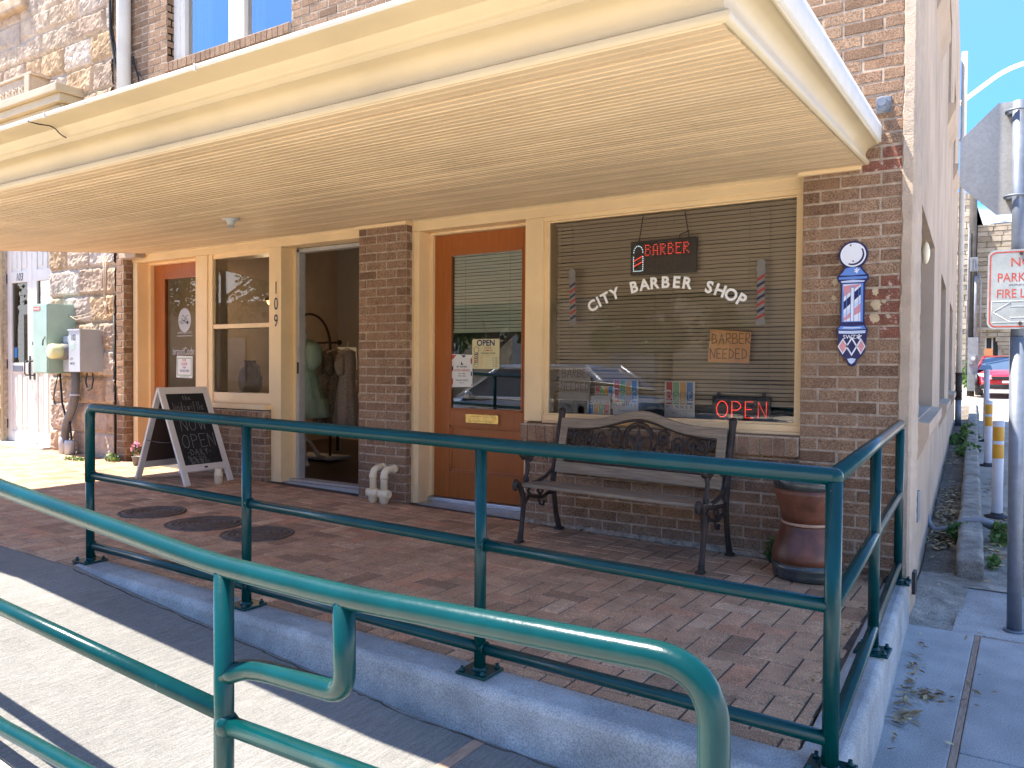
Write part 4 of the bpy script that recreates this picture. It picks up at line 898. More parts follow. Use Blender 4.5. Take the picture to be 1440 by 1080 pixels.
def end(x):
    g = MB(); zg = gz(x)
    def T(pts, r): g.tube([(x, y, z + zg) for y, z in pts], r, 8)
    T([(-.545, .0), (-.535, .012), (-.515, .1), (-.5, .2), (-.505, .28), (-.535, .335), (-.56, .36), (-.585, .372), (-.6, .36), (-.6, .335), (-.585, .325)], [.026, .02, .015, .016, .018, .019, .02, .02, .017, .014, .01])
    g.box(x - .022, x + .022, -.575, -.515, zg, zg + .014, ch=.004)
    T([(-.05, .0), (-.06, .02), (-.1, .12), (-.125, .24), (-.14, .34), (-.115, .45), (-.075, .6), (-.03, .745), (-.022, .775), (-.03, .79)], [.024, .02, .017, .017, .02, .022, .02, .022, .026, .02])
    g.box(x - .022, x + .022, -.085, -.02, zg, zg + .014, ch=.004)
    T([(-.545, .35), (-.42, .335), (-.3, .32), (-.15, .31)], .016)
    T([(-.09, 0.508), (-.16, 0.497), (-.25, 0.519), (-.34, 0.530), (-.44, 0.512), (-.5, 0.515), (-.525, 0.534), (-.515, 0.556), (-.49, 0.556), (-.485, 0.541)], [.016, .016, .015, .016, .017, .018, .018, .017, .013, .01])
    T([(-.47, 0.512), (-.45, 0.464), (-.46, 0.412), (-.49, 0.380), (-.475, 0.350), (-.45, 0.365), (-.45, 0.390)], [.013, .013, .013, .012, .012, .01, .007])
    T([(-.15, 0.508), (-.12, 0.464), (-.15, 0.404), (-.23, 0.370), (-.33, 0.350), (-.4, 0.345)], .012)
    T([(-.41, 0.515), (-.4, 0.497), (-.425, 0.486), (-.44, 0.497)], .009); T([(-.21, 0.515), (-.2, 0.497), (-.22, 0.486), (-.235, 0.493)], .008)
    T([(-.5, .22), (-.44, .27), (-.36, .255), (-.28, .24), (-.2, .26), (-.12, .25)], .012); T([(-.3, .32), (-.33, .29), (-.3, .26), (-.27, .28), (-.29, .3)], .009); T([(-.2, .315), (-.17, .28), (-.2, .26)], .009); T([(-.42, .33), (-.45, .3), (-.42, .28)], .009); T([(-.33, .25), (-.3, .2), (-.26, .19), (-.25, .215)], .008)
    return g
for x in (BX0, BX1): build('iron_end', end(x), 'iron', BN)

# ------------------------------------------------------------------ pot beside the bench
PC = (-.97, -.25, gz(-.97))
pot = empty('ceramic_planter', PC, 'hourglass shaped rust brown ceramic planter with dark blue rim and foot', 'planter')
g = MB(); g.lathe([(0.1531, 0), (0.1715, .008), (0.1750, .03), (0.1715, .04), (0.1776, .055), (0.1789, .09)], PC, 48, 0); build('glazed_foot', g, 'potblue', pot)
g = MB(); g.lathe([(0.1789, .09), (0.1776, .12), (0.1715, .155), (0.1575, .2), (0.1426, .24), (0.1304, .272), (0.1278, .281)], PC, 48); build('lower_body', g, 'pot', pot)
g = MB(); g.lathe([(0.1278, .281), (0.1308, .284), (0.1321, .289), (0.1308, .295), (0.1278, .297)], PC, 48); build('waist_band', g, 'potclay', pot)
g = MB(); g.lathe([(0.1278, .297), (0.1330, .33), (0.1453, .37), (0.1584, .41), (0.1671, .445), (0.1698, .47)], PC, 48); build('upper_body', g, 'pot', pot)
g = MB(); g.lathe([(0.1698, .47), (0.1750, .49), (0.1750, .515), (0.1698, .53), (0.1628, .535), (0.1488, .53), (0.1400, .49), (0.0438, .48)], PC, 48); build('glazed_rim', g, 'potblue', pot)

# ------------------------------------------------------------------ barber pole sign on the pier
PO = FR(-.008); 
PS = empty('barber_pole_sign', (-.806, -.01, 1.45), 'blue enamel barber pole sign with pink and white stripes, on the brick pier', 'sign')
def poly(mb, pts, mi, d): mb.add([PO(u, v, d) for u, v in pts], [tuple(range(len(pts)))], mi)
def lx(z): return -.8085 + (z - 1.45) * -.0
cxp = -.808
def sym(h): return [(cxp + x, z) for x, z in h] + [(cxp - x, z) for x, z in reversed(h)]
outl = [(.0, 1.125), (.02, 1.138), (.028, 1.165), (.05, 1.185), (.065, 1.21), (.07, 1.27), (.075, 1.305), (.078, 1.325), (.066, 1.345), (.06, 1.36), (.06, 1.572), (.078, 1.592), (.079, 1.612), (.06, 1.635), (.045, 1.655)]
ball = arc(cxp, 1.725, .073, -PI / 2 + .65, PI * 1.5 - .65, 34)
base = [(cxp + x, z) for x, z in outl] + ball + [(cxp - x, z) for x, z in reversed(outl)]
g = MB(); g.prism(base, PO, 0, .012, 1); build('backplate', g, ['bpblue', 'bpnavy'], PS)
g = MB()
poly(g, arc(cxp, 1.725, .064, 0, 2 * PI, 40)[:-1], 0, .0132); poly(g, sym([(.0, 1.66), (.036, 1.655), (.05, 1.634), (.066, 1.618), (0, 1.615)]), 2, .0131)
crs = arc(cxp, 1.725, .056, -2.0, .6, 16) + arc(cxp - .003, 1.728, .05, .55, -1.95, 16); poly(g, crs, 3, .0138)
poly(g, sym([(.0, 1.609), (.072, 1.607), (.07, 1.596), (0, 1.594)]), 2, .0133); poly(g, sym([(0, 1.591), (.06, 1.586), (.056, 1.578), (0, 1.577)]), 4, .0133)
poly(g, sym([(.0, 1.366), (.053, 1.366), (.053, 1.572), (0, 1.572)]), 2, .0131); poly(g, sym([(0, 1.37), (.046, 1.37), (.046, 1.568), (0, 1.568)]), 0, .0134)
def stripe(z0, wz, mi, d):
    P_ = [(cxp - .045, z0), (cxp + .045, z0 + .085), (cxp + .045, z0 + .085 + wz), (cxp - .045, z0 + wz)]
    P_ = [(u, min(1.568, max(1.37, v))) for u, v in P_]; poly(g, P_, mi, d)
stripe(1.5, .06, 5, .0137); stripe(1.43, .044, 3, .0138); stripe(1.335, .05, 5, .0137); stripe(1.388, .02, 4, .0136)
for x, w in ((-.0475, .004), (-.03, .0025), (.041, .005), (.03, .002)): poly(g, [(cxp + x, 1.37), (cxp + x + w, 1.37), (cxp + x + w, 1.53 if x < 0 else 1.568), (cxp + x, 1.53 if x < 0 else 1.568)], 2, .0142)
poly(g, [(cxp - .01, 1.368), (cxp + .01, 1.368), (cxp + .01, 1.552), (cxp, 1.556), (cxp - .01, 1.552)], 2, .0144); poly(g, [(cxp - .0065, 1.37), (cxp + .0065, 1.37), (cxp + .0065, 1.549), (cxp - .0065, 1.549)], 0, .0147)
poly(g, sym([(0, 1.343), (.058, 1.345), (.07, 1.328), (0, 1.324)]), 2, .0132); poly(g, sym([(0, 1.338), (.04, 1.339), (.05, 1.332), (0, 1.33)]), 4, .0136)
poly(g, sym([(0, 1.318), (.068, 1.32), (.066, 1.305), (0, 1.302)]), 4, .0132)
for u, z0, hw, hh, mi, d in ((-.045, 1.235, .026, .044, 0, .0134), (.0, 1.235, .03, .052, 0, .0134), (.045, 1.235, .024, .044, 0, .0134), (-.045, 1.235, .019, .034, 5, .0137), (.0, 1.235, .021, .037, 3, .0138), (.047, 1.235, .016, .034, 5, .0137)):
    poly(g, [(cxp + u - hw, z0), (cxp + u, z0 - hh), (cxp + u + hw, z0), (cxp + u, z0 + hh)], mi, d)
poly(g, sym([(0, 1.14), (.014, 1.15), (.022, 1.168), (0, 1.172)]), 4, .0134)
put_text(g, 'SWZ', .03, PO, cxp - .012, 1.276, .0137, off=.01, mi=0); put_text(g, '*', .06, PO, cxp + .036, 1.256, .0137, off=.02, mi=0); put_text(g, '*', .06, PO, cxp + .02, 1.61, .0139, off=.02, mi=0)
poly(g, [(cxp - .004, 1.688), (cxp + .004, 1.687), (cxp + .004, 1.694), (cxp - .003, 1.695)], 3, .014); poly(g, [(cxp - .02, 1.778), (cxp - .008, 1.782), (cxp - .012, 1.77)], 6, .0138)
build('printed_face', g, ['bpwhite', 'bpnavy', 'bpmid', 'bpnavy', 'bppale', 'bppink', 'signrust'], PS)

# ------------------------------------------------------------------ signs in the barber window
FONT57 = {'B': '1111010001111101000111110'.replace(' ', ''), }
PIX = {'B': ['1110', '1001', '1110', '1001', '1001', '1110'], 'A': ['0110', '1001', '1001', '1111', '1001', '1001'], 'R': ['1110', '1001', '1110', '1100', '1010', '1001'], 'E': ['1111', '1000', '1110', '1000', '1000', '1111'],
       'S': ['0111', '1000', '0110', '0001', '1001', '0110'], 'H': ['1001', '1001', '1111', '1001', '1001', '1001'], 'O': ['0110', '1001', '1001', '1001', '1001', '0110'], 'P': ['1110', '1001', '1001', '1110', '1000', '1000']}
LS = empty('led_sign', (-1.957, .15, 1.81), 'black LED sign lit BARBER in red, hanging on two chains above the white lettering', 'sign')
g = MB(); g.box(-2.178, -1.738, .14, .165, 1.706, 1.923, ch=.004); build('sign_panel', g, 'dark', LS)
LP = FR(.1395)
def dot(mb, u, v, r=.0034, mi=0): mb.add([LP(u + r * math.cos(q * PI / 3), v + r * math.sin(q * PI / 3), .0006) for q in range(6)], [tuple(range(6))], mi)
g = MB()
def dots(mb, s, u, v, du, dv, mi):
    for ch in s:
        for r_, row in enumerate(PIX[ch]):
            for c_, q in enumerate(row):
                if q == '1': dot(mb, u + c_ * du, v - r_ * dv, .0036, mi)
        u += du * 5.1
dots(g, 'BARBER', -2.073, 1.893, .0100, .0125, 0)
for k in range(7): dot(g, -2.152 + k * .009, 1.798 + k * .0045, .0044, 0); dot(g, -2.152 + k * .009, 1.763 + k * .0045, .0044, 0)
build('red_lights', g, 'ledred', LS)
g = MB()
for v in [1.735 + .0125 * k for k in range(8)]: dot(g, -2.157, v); dot(g, -2.092, v)
for k in range(4): dot(g, -2.145 + .0135 * k, 1.732)
for q in range(9): a = PI * q / 8; dot(g, -2.1245 + .031 * math.cos(a), 1.852 + .04 * math.sin(a))
build('white_lights', g, 'ledwhite', LS)
g = MB(); dots(g, 'SHOP', -2.055, 1.80, .0115, .0125, 0); build('unlit_lights', g, 'ledoff', LS)
g = MB()
for (a, b) in (((-2.125, 1.922), (-2.098, 2.09)), ((-1.79, 1.922), (-1.82, 2.09))):
    n = 14
    for k in range(n): t = (k + .5) / n; u, v = a[0] + (b[0] - a[0]) * t, a[1] + (b[1] - a[1]) * t; g.sphere((u, .152, v), .0055, seg=6, sc3=(.55, .55, 1.2) if k % 2 else (.9, .3, 1.2))
g.tube([(-1.85, .15, 1.923), (-1.85, .15, 1.943), (-1.835, .15, 1.95), (-1.79, .15, 1.962)], .0035, 6); build('chain', g, 'black', LS)
OS = empty('led_sign', (-1.456, .16, .87), 'black light-up sign reading OPEN in red, standing low in the window corner', 'sign')
g = MB(); g.box(-1.633, -1.281, .155, .18, .806, .945, ch=.004); g.box(-1.605, -1.585, .16, .17, .945, .965); g.box(-1.33, -1.31, .16, .17, .945, .965); build('sign_panel', g, 'dark', OS)
g = MB(); OP = lambda u, v, d: (u, .1545 - d, v)
for pl in ([(x, z) for x, z in [(-1.568 + .034 * math.cos(t), .866 + .048 * math.sin(t)) for t in [k * 2 * PI / 22 for k in range(23)]]], [(-1.508, .818), (-1.508, .914), (-1.475, .913), (-1.455, .895), (-1.455, .878), (-1.475, .862), (-1.508, .862)], [(-1.38, .914), (-1.427, .914), (-1.427, .818), (-1.378, .818)], [(-1.427, .868), (-1.388, .868)], [(-1.35, .818), (-1.35, .914), (-1.302, .82), (-1.302, .916)]):
    g.tube([OP(u, v, .004) for u, v in pl], .0024, 6)
build('red_tubes', g, 'ledred', OS)
def card(name, pts, y, mat, label, words, h, ink='dkink', rnd=1):
    g = MB(); g.prism(pts, FR(y), 0, .003, 0); rr = random.Random(rnd); P_ = FR(y - .0036)
    for s, u, v in words: put_strokes(g, s, h, P_, u, v, 0, .0042, 1, rnd=rr, jit=.05, sx=.72)
    return tag(build(name, g, [mat, ink]), label, 'sign')
card('cardboard_sign', [(-1.655, 1.151), (-1.403, 1.143), (-1.393, 1.328), (-1.64, 1.35)], .135, 'card', 'orange cardboard sign hand lettered BARBER NEEDED, taped to the window glass', [('BARBER', -1.628, 1.262, .06), ('NEEDED', -1.64, 1.172, .06)] and [('BARBER', -1.628, 1.262), ('NEEDED', -1.64, 1.172)], .058, rnd=3)
card('cardboard_sign', [(-2.7, .905), (-2.462, .89), (-2.452, 1.116), (-2.697, 1.124)], .138, 'cardg', 'dull brown cardboard sign lettered BARBER NEEDED, low in the left window corner', [('BARBER', -2.672, 1.046), ('NEEDED', -2.68, .958)], .055, rnd=4)
def poster(u0, u1, v0, v1, y, label, flip=False, tail='The Barber Shop', tilt=0., extra=None):
    g = MB(); w, h = u1 - u0, v1 - v0; cu, cv_ = (u0 + u1) / 2, (v0 + v1) / 2
    def P_(a, b, d):
        if flip: a, b = 2 * cu - a, 2 * cv_ - b
        return (a, y - d, b)
    g.prism([(u0, v0), (u1, v0), (u1, v1), (u0, v1)], lambda a, b, d: (a, y - d, b), -.002, 0, 0)
    cw = w * .9 / 4
    for k, (mi, ch) in enumerate(((1, 'B'), (2, 'e'), (3, 's'), (4, 't'))):
        a = u0 + w * .06 + k * cw; b = a + cw * .88
        g.quad(P_(a, v0 + h * .36, .0006), P_(b, v0 + h * .36, .0006), P_(b, v0 + h * .97, .0006), P_(a, v0 + h * .97, .0006), mi)
        put_text(g, ch, h * .36, P_, (a + b) / 2, v0 + h * .5, .0012, off=.03, mi=0, sx=.8); put_text(g, ch, h * .30, P_, (a + b) / 2, v0 + h * .51, .0016, off=.005, mi=mi, sx=.8)
    g.quad(P_(u0 + .004, v0 + h * .405, .002), P_(u1 - .004, v0 + h * .405, .002), P_(u1 - .004, v0 + h * .465, .002), P_(u0 + .004, v0 + h * .465, .002), 0)
    put_text(g, 'OF GEORGETOWN', h * .055, P_, cu, v0 + h * .415, .0026, mi=5)
    for k, ch in enumerate('WINNER'): put_text(g, ch, h * .12, P_, u0 + w * (.1 + .16 * k), v0 + h * .25, .0012, mi=5)
    put_text(g, tail, h * .065, P_, cu, v0 + h * .1, .0012, off=.01, mi=5)
    return tag(build('award_poster', g, ['pgray', 'pred', 'pgreen', 'porange', 'pblue', 'ink']), label, 'poster', 'award posters in the barber window')
poster(-2.305, -2.125, .803, 1.036, .165, 'upright grey award poster with four colour bars, overlapping the upside-down one')
poster(-1.945, -1.746, .803, 1.03, .165, 'grey award poster with four colour bars, standing alone in mid window')
poster(-2.487, -2.318, .803, .925, .15, 'upside-down award poster with colour bars, left of its upright neighbour', flip=True)
poster(-2.45, -2.31, .84, .99, .185, 'smaller colour bar poster half hidden behind the upside-down one', tail='')
# blinds
def blind(name, x0, x1, z0, z1, y, mat, label, pitch=.0245, w=.0206, seed=1, tilt=74, cords=(), valance=True):
    root = empty(name, ((x0 + x1) / 2, y, z1), label, 'window blind'); rr = random.Random(seed); g = MB(); z = z0 + .012; ta = math.radians(tilt)
    while z < z1 - .02:
        a = ta + math.radians(rr.uniform(-5, 5)) + (math.radians(rr.uniform(-14, -5)) if rr.random() < .1 else 0); sg = rr.uniform(-.0014, .0014); s2 = rr.uniform(-.0014, .0014); n = 8
        rows = []
        for i in range(n + 1):
            t = i / n; zz = z + sg * (1 - t) + s2 * t - .0012 * math.sin(PI * ((t * 3) % 1)) * (rr.random() * .5 + .5)
            r = []
            for k in range(4):
                q = (k / 3 - .5) * w; cv = .0022 * (1 - (2 * k / 3 - 1) ** 2)
                r.append((x0 + (x1 - x0) * t, y + q * math.cos(a) - cv * math.sin(a), zz - q * math.sin(a)))
            rows.append(r)
        b = len(g.v)
        for r in rows: g.v += r
        for i in range(n):
            for k in range(3): g.face([b + i * 4 + k, b + (i + 1) * 4 + k, b + (i + 1) * 4 + k + 1, b + i * 4 + k + 1], 0, .5, True)
        z += pitch
    build('slats', g, mat, root)
    g = MB(); g.box(x0, x1, y - .012, y + .016, z0 - .008, z0 + .006, ch=.003); build('bottom_rail', g, mat, root)
    g = MB(); g.box(x0 - .004, x1 + .004, y - .016, y + .02, z1 - .022, z1, ch=.003); build('head_rail', g, mat, root)
    g = MB()
    for c in cords: g.tube([(c, y - .0155, z0), (c, y - .0155, z1)], .0011, 5)
    build('ladder_cord', g, 'cord', root)
    return root
blind('window_blind', -2.752, -1.135, .895, 2.094, .192, 'slat', 'wide beige venetian blind behind the barber shop lettering', cords=(-2.63, -2.02, -1.9, -1.42, -1.3), seed=4)
DB = blind('window_blind', -3.685, -3.06, 1.375, 1.962, .256, 'slatw', 'pale green venetian blind half lowered behind the orange door glass', cords=(-3.57, -3.17), seed=6, tilt=72)
g = MB(); g.tube([(-3.41, .25, 1.385), (-3.41, .248, 1.42), (-3.395, .248, 1.445), (-3.41, .248, 1.46), (-3.428, .248, 1.445), (-3.41, .248, 1.43)], .0025, 6); g.tube([(-3.41, .248, 1.44), (-3.385, .248, 1.35), (-3.38, .248, 1.31)], .0015, 5); build('hook', g, 'alu', DB)
# things on the window ledge behind the glass
t = empty('black_box', (-1.75, .27, .8), 'dark low appliance lying along the right of the window ledge', 'appliance')
g = MB(); g.box(-2.1, -1.15, .24, .31, .79, .872, ch=.01); build('casing', g, 'dark', t); g = MB(); g.box(-1.35, -1.16, .22, .24, .8, .85, ch=.006); g.tube([(-1.3, .21, .855), (-1.22, .2, .86), (-1.16, .2, .84)], .008, 8); build('handle', g, 'black', t)
# ------------------------------------------------------------------ notices on the orange door
NP = FR(.231)
rp = random.Random(12)
t = empty('open_sign', (-3.376, .228, 1.2), 'cream plastic OPEN and opening hours sign hanging in the orange door', 'sign')
def rrect(u0, u1, v0, v1, r, n=5): return arc(u1 - r, v0 + r, r, -PI / 2, 0, n) + arc(u1 - r, v1 - r, r, 0, PI / 2, n) + arc(u0 + r, v1 - r, r, PI / 2, PI, n) + arc(u0 + r, v0 + r, r, PI, 1.5 * PI, n)
g = MB(); g.prism(rrect(-3.498, -3.254, 1.096, 1.317, .012), NP, -.003, .0); build('board', g, 'papery', t)
g = MB(); put_text(g, 'OPEN', .062, NP, -3.376, 1.268, .0006, off=.03, mi=0, sx=1.02)
put_text(g, 'PLEASE', .02, NP, -3.356, 1.246, .0006, off=.008, mi=1); put_text(g, 'COME IN', .02, NP, -3.356, 1.226, .0006, off=.008, mi=1); put_text(g, 'BUSINESS HOURS', .017, NP, -3.352, 1.206, .0006, off=.012, mi=2, sx=.95)
for k in range(6): put_text(g, ('SUN  CLOSED', 'MON', 'TUE', 'WED', 'THU', 'FRI')[k], .0135, NP, -3.425, 1.188 - .0158 * k, .0006, off=.004, align='LEFT', mi=3); put_text(g, ('', '8 - 5:30', '8 - 5:30', '8 - 5:30', '8 - 5:30', '8 - 5:30')[k], .0135, NP, -3.27, 1.188 - .0158 * k, .0006, off=.006, align='RIGHT', mi=2)
o_ = arc(-3.46, 1.238, .022, 0, 2 * PI, 20); g.tube([NP(u, v, .001) for u, v in o_], .0016, 5, 2)
for s in (-1, 1): g.tube([NP(-3.46 + s * .015, 1.205, .001), NP(-3.46 + s * .015, 1.13, .001)], .0014, 5, 2)
for k in range(5): z = 1.138 + .0145 * k; g.quad(NP(-3.474, z, .0008), NP(-3.446, z + .008, .0008), NP(-3.446, z + .0155, .0008), NP(-3.474, z + .0075, .0008), 4 if k % 2 else 0)
g.tube([NP(u, v, .001) for u, v in [(-3.482, 1.213), (-3.438, 1.213), (-3.438, 1.205), (-3.482, 1.205), (-3.482, 1.213)]], .0013, 5, 2); g.tube([NP(u, v, .001) for u, v in [(-3.482, 1.13), (-3.438, 1.13), (-3.442, 1.11), (-3.478, 1.11), (-3.482, 1.13)]], .0013, 5, 2)
build('lettering', g, ['bpnavy', 'decred', 'ink', 'porange', 'pred'], t)
g = MB(); g.tube([(-3.376, .232, 1.315), (-3.378, .24, 1.39)], .0012, 5); build('hanging_string', g, 'cord', t)
t = empty('notice_card', (-3.593, .232, 1.08), 'white notice card edged in red and navy, left in the orange door glass', 'notice')
g = MB(); N2 = lambda u, v, d: (u, .2325 - d, v); g.prism([(-3.69, .955), (-3.496, .962), (-3.499, 1.2), (-3.69, 1.206)], N2, -.002, 0); build('card', g, 'paper', t)
g = MB()
for pts, mi in (([(-3.689, 1.16), (-3.689, 1.2), (-3.645, 1.2), (-3.66, 1.185)], 1), ([(-3.6, 1.198), (-3.56, 1.197), (-3.565, 1.185), (-3.58, 1.18)], 2), ([(-3.5, 1.185), (-3.515, 1.165), (-3.512, 1.14), (-3.5, 1.125)], 1), ([(-3.689, 1.11), (-3.675, 1.12), (-3.675, 1.085), (-3.689, 1.075)], 2), ([(-3.5, 1.08), (-3.511, 1.07), (-3.511, 1.045), (-3.5, 1.04)], 2), ([(-3.689, 1.02), (-3.676, 1.025), (-3.676, .98), (-3.689, .965)], 1), ([(-3.51, .97), (-3.499, .985), (-3.499, .966)], 1)):
    g.add([N2(u, v, .0007) for u, v in pts], [tuple(range(len(pts)))], mi)
put_text(g, 'MY BARBER', .019, N2, -3.593, 1.105, .0008, off=.01, mi=0); put_text(g, 'NOW HIRING', .025, N2, -3.593, 1.076, .0008, off=.014, mi=1, sx=.95)
for k, (s, q) in enumerate((('FULL TIME', .014), ('barber stylist', .014), ('', .01), ('INQUIRE INSIDE', .016), ('thank you', .012))): 
    if s: put_text(g, s, q, N2, -3.593, 1.055 - .017 * k, .0008, off=.008, mi=0)
g.add([N2(u, v, .0008) for u, v in [(-3.605, 1.125), (-3.597, 1.152), (-3.592, 1.14), (-3.58, 1.125)]], [(0, 1, 2, 3)], 0)
build('lettering', g, ['ink', 'pred', 'bpnavy'], t)
t = empty('notice_sheet', (-6.987, .23, 1.09), 'white notice sheet with a green border on the boutique side door', 'notice')
N3 = FR(.2335); g = MB(); g.prism([(-7.117, .985), (-6.862, .98), (-6.858, 1.195), (-7.11, 1.2)], N3, 0, .002); build('sheet', g, 'paper', t)
g = MB()
for a, b, c, e in ((-7.1, -6.875, 1.005, 1.012), (-7.1, -6.875, 1.172, 1.179), (-7.1, -7.092, 1.005, 1.179), (-6.883, -6.875, 1.005, 1.179)): g.quad(N3(a, c, .0026), N3(b, c, .0026), N3(b, e, .0026), N3(a, e, .0026), 1)
for s, z, q, mi in (('FOR', 1.145, .034, 0), ('LEASE', 1.108, .036, 0), ('FOR', 1.075, .028, 2), ('VENDORS', 1.04, .034, 2), ('please inquire inside', .99, .017, 1)): put_text(g, s, q, N3, -6.987, z, .0028, off=.012, mi=mi)
build('lettering', g, ['pred', 'pgreen', 'bpnavy'], t)

# ------------------------------------------------------------------ chalkboard A-frame
AX, AZ = -6.175, .915
AF = empty('sidewalk_sign', (AX, -.35, .115), 'white folding A-frame chalkboard saying NOW OPEN DAILY, by the boutique window', 'sandwich board')
Y0, Y1 = -.59, -.115
def leaf(xb, out):
    zb = .112; H = math.hypot(xb - AX, AZ - zb); ux, uz = (AX - xb) / H, (AZ - zb) / H
    nx, nz = (uz, -ux) if out > 0 else (-uz, ux)
    return H, lambda u, v, d: (xb + ux * v + nx * d, Y0 + u, zb + uz * v + nz * d)
W = Y1 - Y0
for xb, out in ((-5.8, 1), (-6.5, -1)):
    H, P_ = leaf(xb, out); g = MB()
    def bar(u0, u1, v0, v1, d0=-.012, d1=.012, mi=0): g.prism([(u0, v0), (u1, v0), (u1, v1), (u0, v1)], P_, d0, d1, mi)
    bar(0, .052, 0, H); bar(W - .052, W, 0, H); bar(.052, W - .052, H - .062, H - .001); bar(.052, W - .052, .115, .175)
    o = build('front_frame' if out > 0 else 'rear_frame', g, 'white' , AF, bevel=.003)
    g = MB(); bar(.05, W - .05, .17, H - .058, -.005, .004); build('chalk_panel' if out > 0 else 'rear_panel', g, 'chalkb' if out > 0 else 'brownback', o)
    if out < 0: continue
    g = MB(); rr = random.Random(2); S_ = lambda u, v, d: P_(u, v, .0052 + d)
    put_strokes(g, 'the', .045, S_, .205, H - .12, 0, .004, rnd=rr); put_strokes(g, 'lindswiflle', .075, S_, .09, H - .215, 0, .004, rnd=rr, sx=.72)
    put_strokes(g, 'NOW', .105, S_, .115, .485, 0, .0055, rnd=rr, sx=.82); put_strokes(g, 'OPEN', .12, S_, .09, .328, 0, .0055, rnd=rr, sx=.74)
    put_strokes(g, '-DAILY-', .05, S_, .11, .262, 0, .0045, rnd=rr, sx=.85)
    for k, s in enumerate(('thu on - fri at', 'sat the and at', 'wed he sun rest')): put_strokes(g, s, .034, S_, .1 + .01 * k, .228 - .022 * k, 0, .0026, rnd=rr, sx=.62, jit=.08)
    build('chalk_writing', g, 'chalk', o)
    g = MB(); g.prism([(W / 2 - .012, .137), (W / 2 + .018, .137), (W / 2 + .018, .152), (W / 2 - .012, .152)], P_, .012, .014); build('name_plate', g, 'black', o)
g = MB()
for y in (Y0 + .02, Y1 - .02): g.tube([(-5.96, y, .46), (-6.15, y, .452), (-6.345, y, .46)], .003, 6)
build('spreader_chain', g, 'black', AF)
# flower pot behind it
FP = empty('flower_pot', (-7.22, -.12, gz(-7.3)), 'small pot of pink flowers half hidden behind the A-frame', 'potted plant')
g = MB(); g.lathe([(.035, 0), (.05, .08), (.055, .085), (.047, .085), (.045, .075)], (-7.22, -.12, gz(-7.3)), 20); build('pot', g, 'conduit', FP)
def leaves(mb, c, rad, n, s, rr, up=.4, flat=1.):
    for _ in range(n):
        while True:
            p = Vector((rr.uniform(-1, 1), rr.uniform(-1, 1), rr.uniform(-1, 1)))
            if p.length < 1: break
        q = Vector(c) + Vector((p.x * rad[0], p.y * rad[1], p.z * rad[2])); d = Vector((rr.gauss(0, 1), rr.gauss(0, 1), rr.gauss(up, 1))).normalized(); t = d.cross(Vector((rr.gauss(0, 1), rr.gauss(0, 1), rr.gauss(0, 1)))).normalized(); l = s * rr.uniform(.6, 1.4); w = l * .36
        mb.add([q - d * l * .5, q + t * w, q + d * l * .5, q - t * w], [(0, 1, 2, 3)], 0, min(1, max(0, rr.gauss(.5, .25))))
g = MB(); rr = random.Random(5); leaves(g, (-7.22, -.12, gz(-7.3) + .15), (.045, .045, .05), 70, .03, rr); build('leaves', g, 'weed', FP)
g = MB(); leaves(g, (-7.22, -.13, gz(-7.3) + .17), (.05, .05, .055), 80, .028, rr); build('flowers', g, 'pink', FP)
# cream pipes
for i, x in enumerate((-4.165, -4.055)):
    y, z = -.115, gz(x); t = empty('drain_pipe', (x, y, z), ('left' if i == 0 else 'right') + ' one of two cream drain elbows at the foot of the brick pillar', 'pipe', 'cream drain pipes at the pillar foot')
    g = MB(); g.lathe([(.03, 0), (.03, .015), (.036, .018), (.036, .05), (.043, .055), (.043, .1), (.035, .104)], (x, y, z), 20); g.tube([(x - .05, y - .005, z + .075), (x + .055, y - .005, z + .075)], .03, 14); build('valve_body', g, 'pvc', t)
    g = MB(); g.tube(fillet([(x, y, z + .1), (x, y, z + .255), (x + .02, y + .115, z + .258)], .05, 8), .027, 16); g.lathe([(.031, 0), (.031, .03)], (x, y, z + .185), 18); g.lathe([(.033, 0), (.033, .02)], (x + .018, y + .08, z + .257), 16, axis='y'); build('elbow', g, 'pvc', t)
x, y = -5.74, -.31; g = MB(); g.lathe([(.034, 0), (.034, .09), (.03, .1), (.03, .13)], (x, y, gz(x)), 18); g.lathe([(.036, .06), (.036, .09)], (x, y, gz(x)), 18); tag(build('drain_pipe', g, 'pvc'), 'short cream pipe stub standing behind the A-frame chalkboard', 'pipe')
# manhole covers
for i, (x, y, r, lab) in enumerate(((-5.05, -1.36, .2, 'farthest round iron cover in the brick paving, nearest the A-frame'), (-4.47, -1.37, .225, 'middle round iron cover in the brick paving'), (-3.97, -1.36, .2, 'nearest round iron cover in the brick paving, by the railing post'))):
    t = empty('manhole_cover', (x, y, gz(x)), lab, 'manhole cover', 'iron covers in the paving')
    g = MB(); pr = [(r + .02, -.01), (r + .02, .005), (r, .006), (r, .002)]; g.lathe(pr, (x, y, gz(x)), 40); build('frame_ring', g, 'castlid', t)
    g = MB(); pr = [(r - .006, -.005), (r - .006, .0045)]; rad = r - .02
    while rad > .03: pr += [(rad, .0045), (rad - .003, .0075), (rad - .016, .0075), (rad - .019, .0035)]; rad -= .032
    pr += [(.012, .0045)]; g.lathe(pr, (x, y, gz(x)), 40)
    for k in range(12): a = k * PI / 6 + .1; g.box(x + r * .72 * math.cos(a) - .012, x + r * .72 * math.cos(a) + .012, y + r * .72 * math.sin(a) - .012, y + r * .72 * math.sin(a) + .012, gz(x), gz(x) + .0085)
    build('lid', g, 'castlid', t)

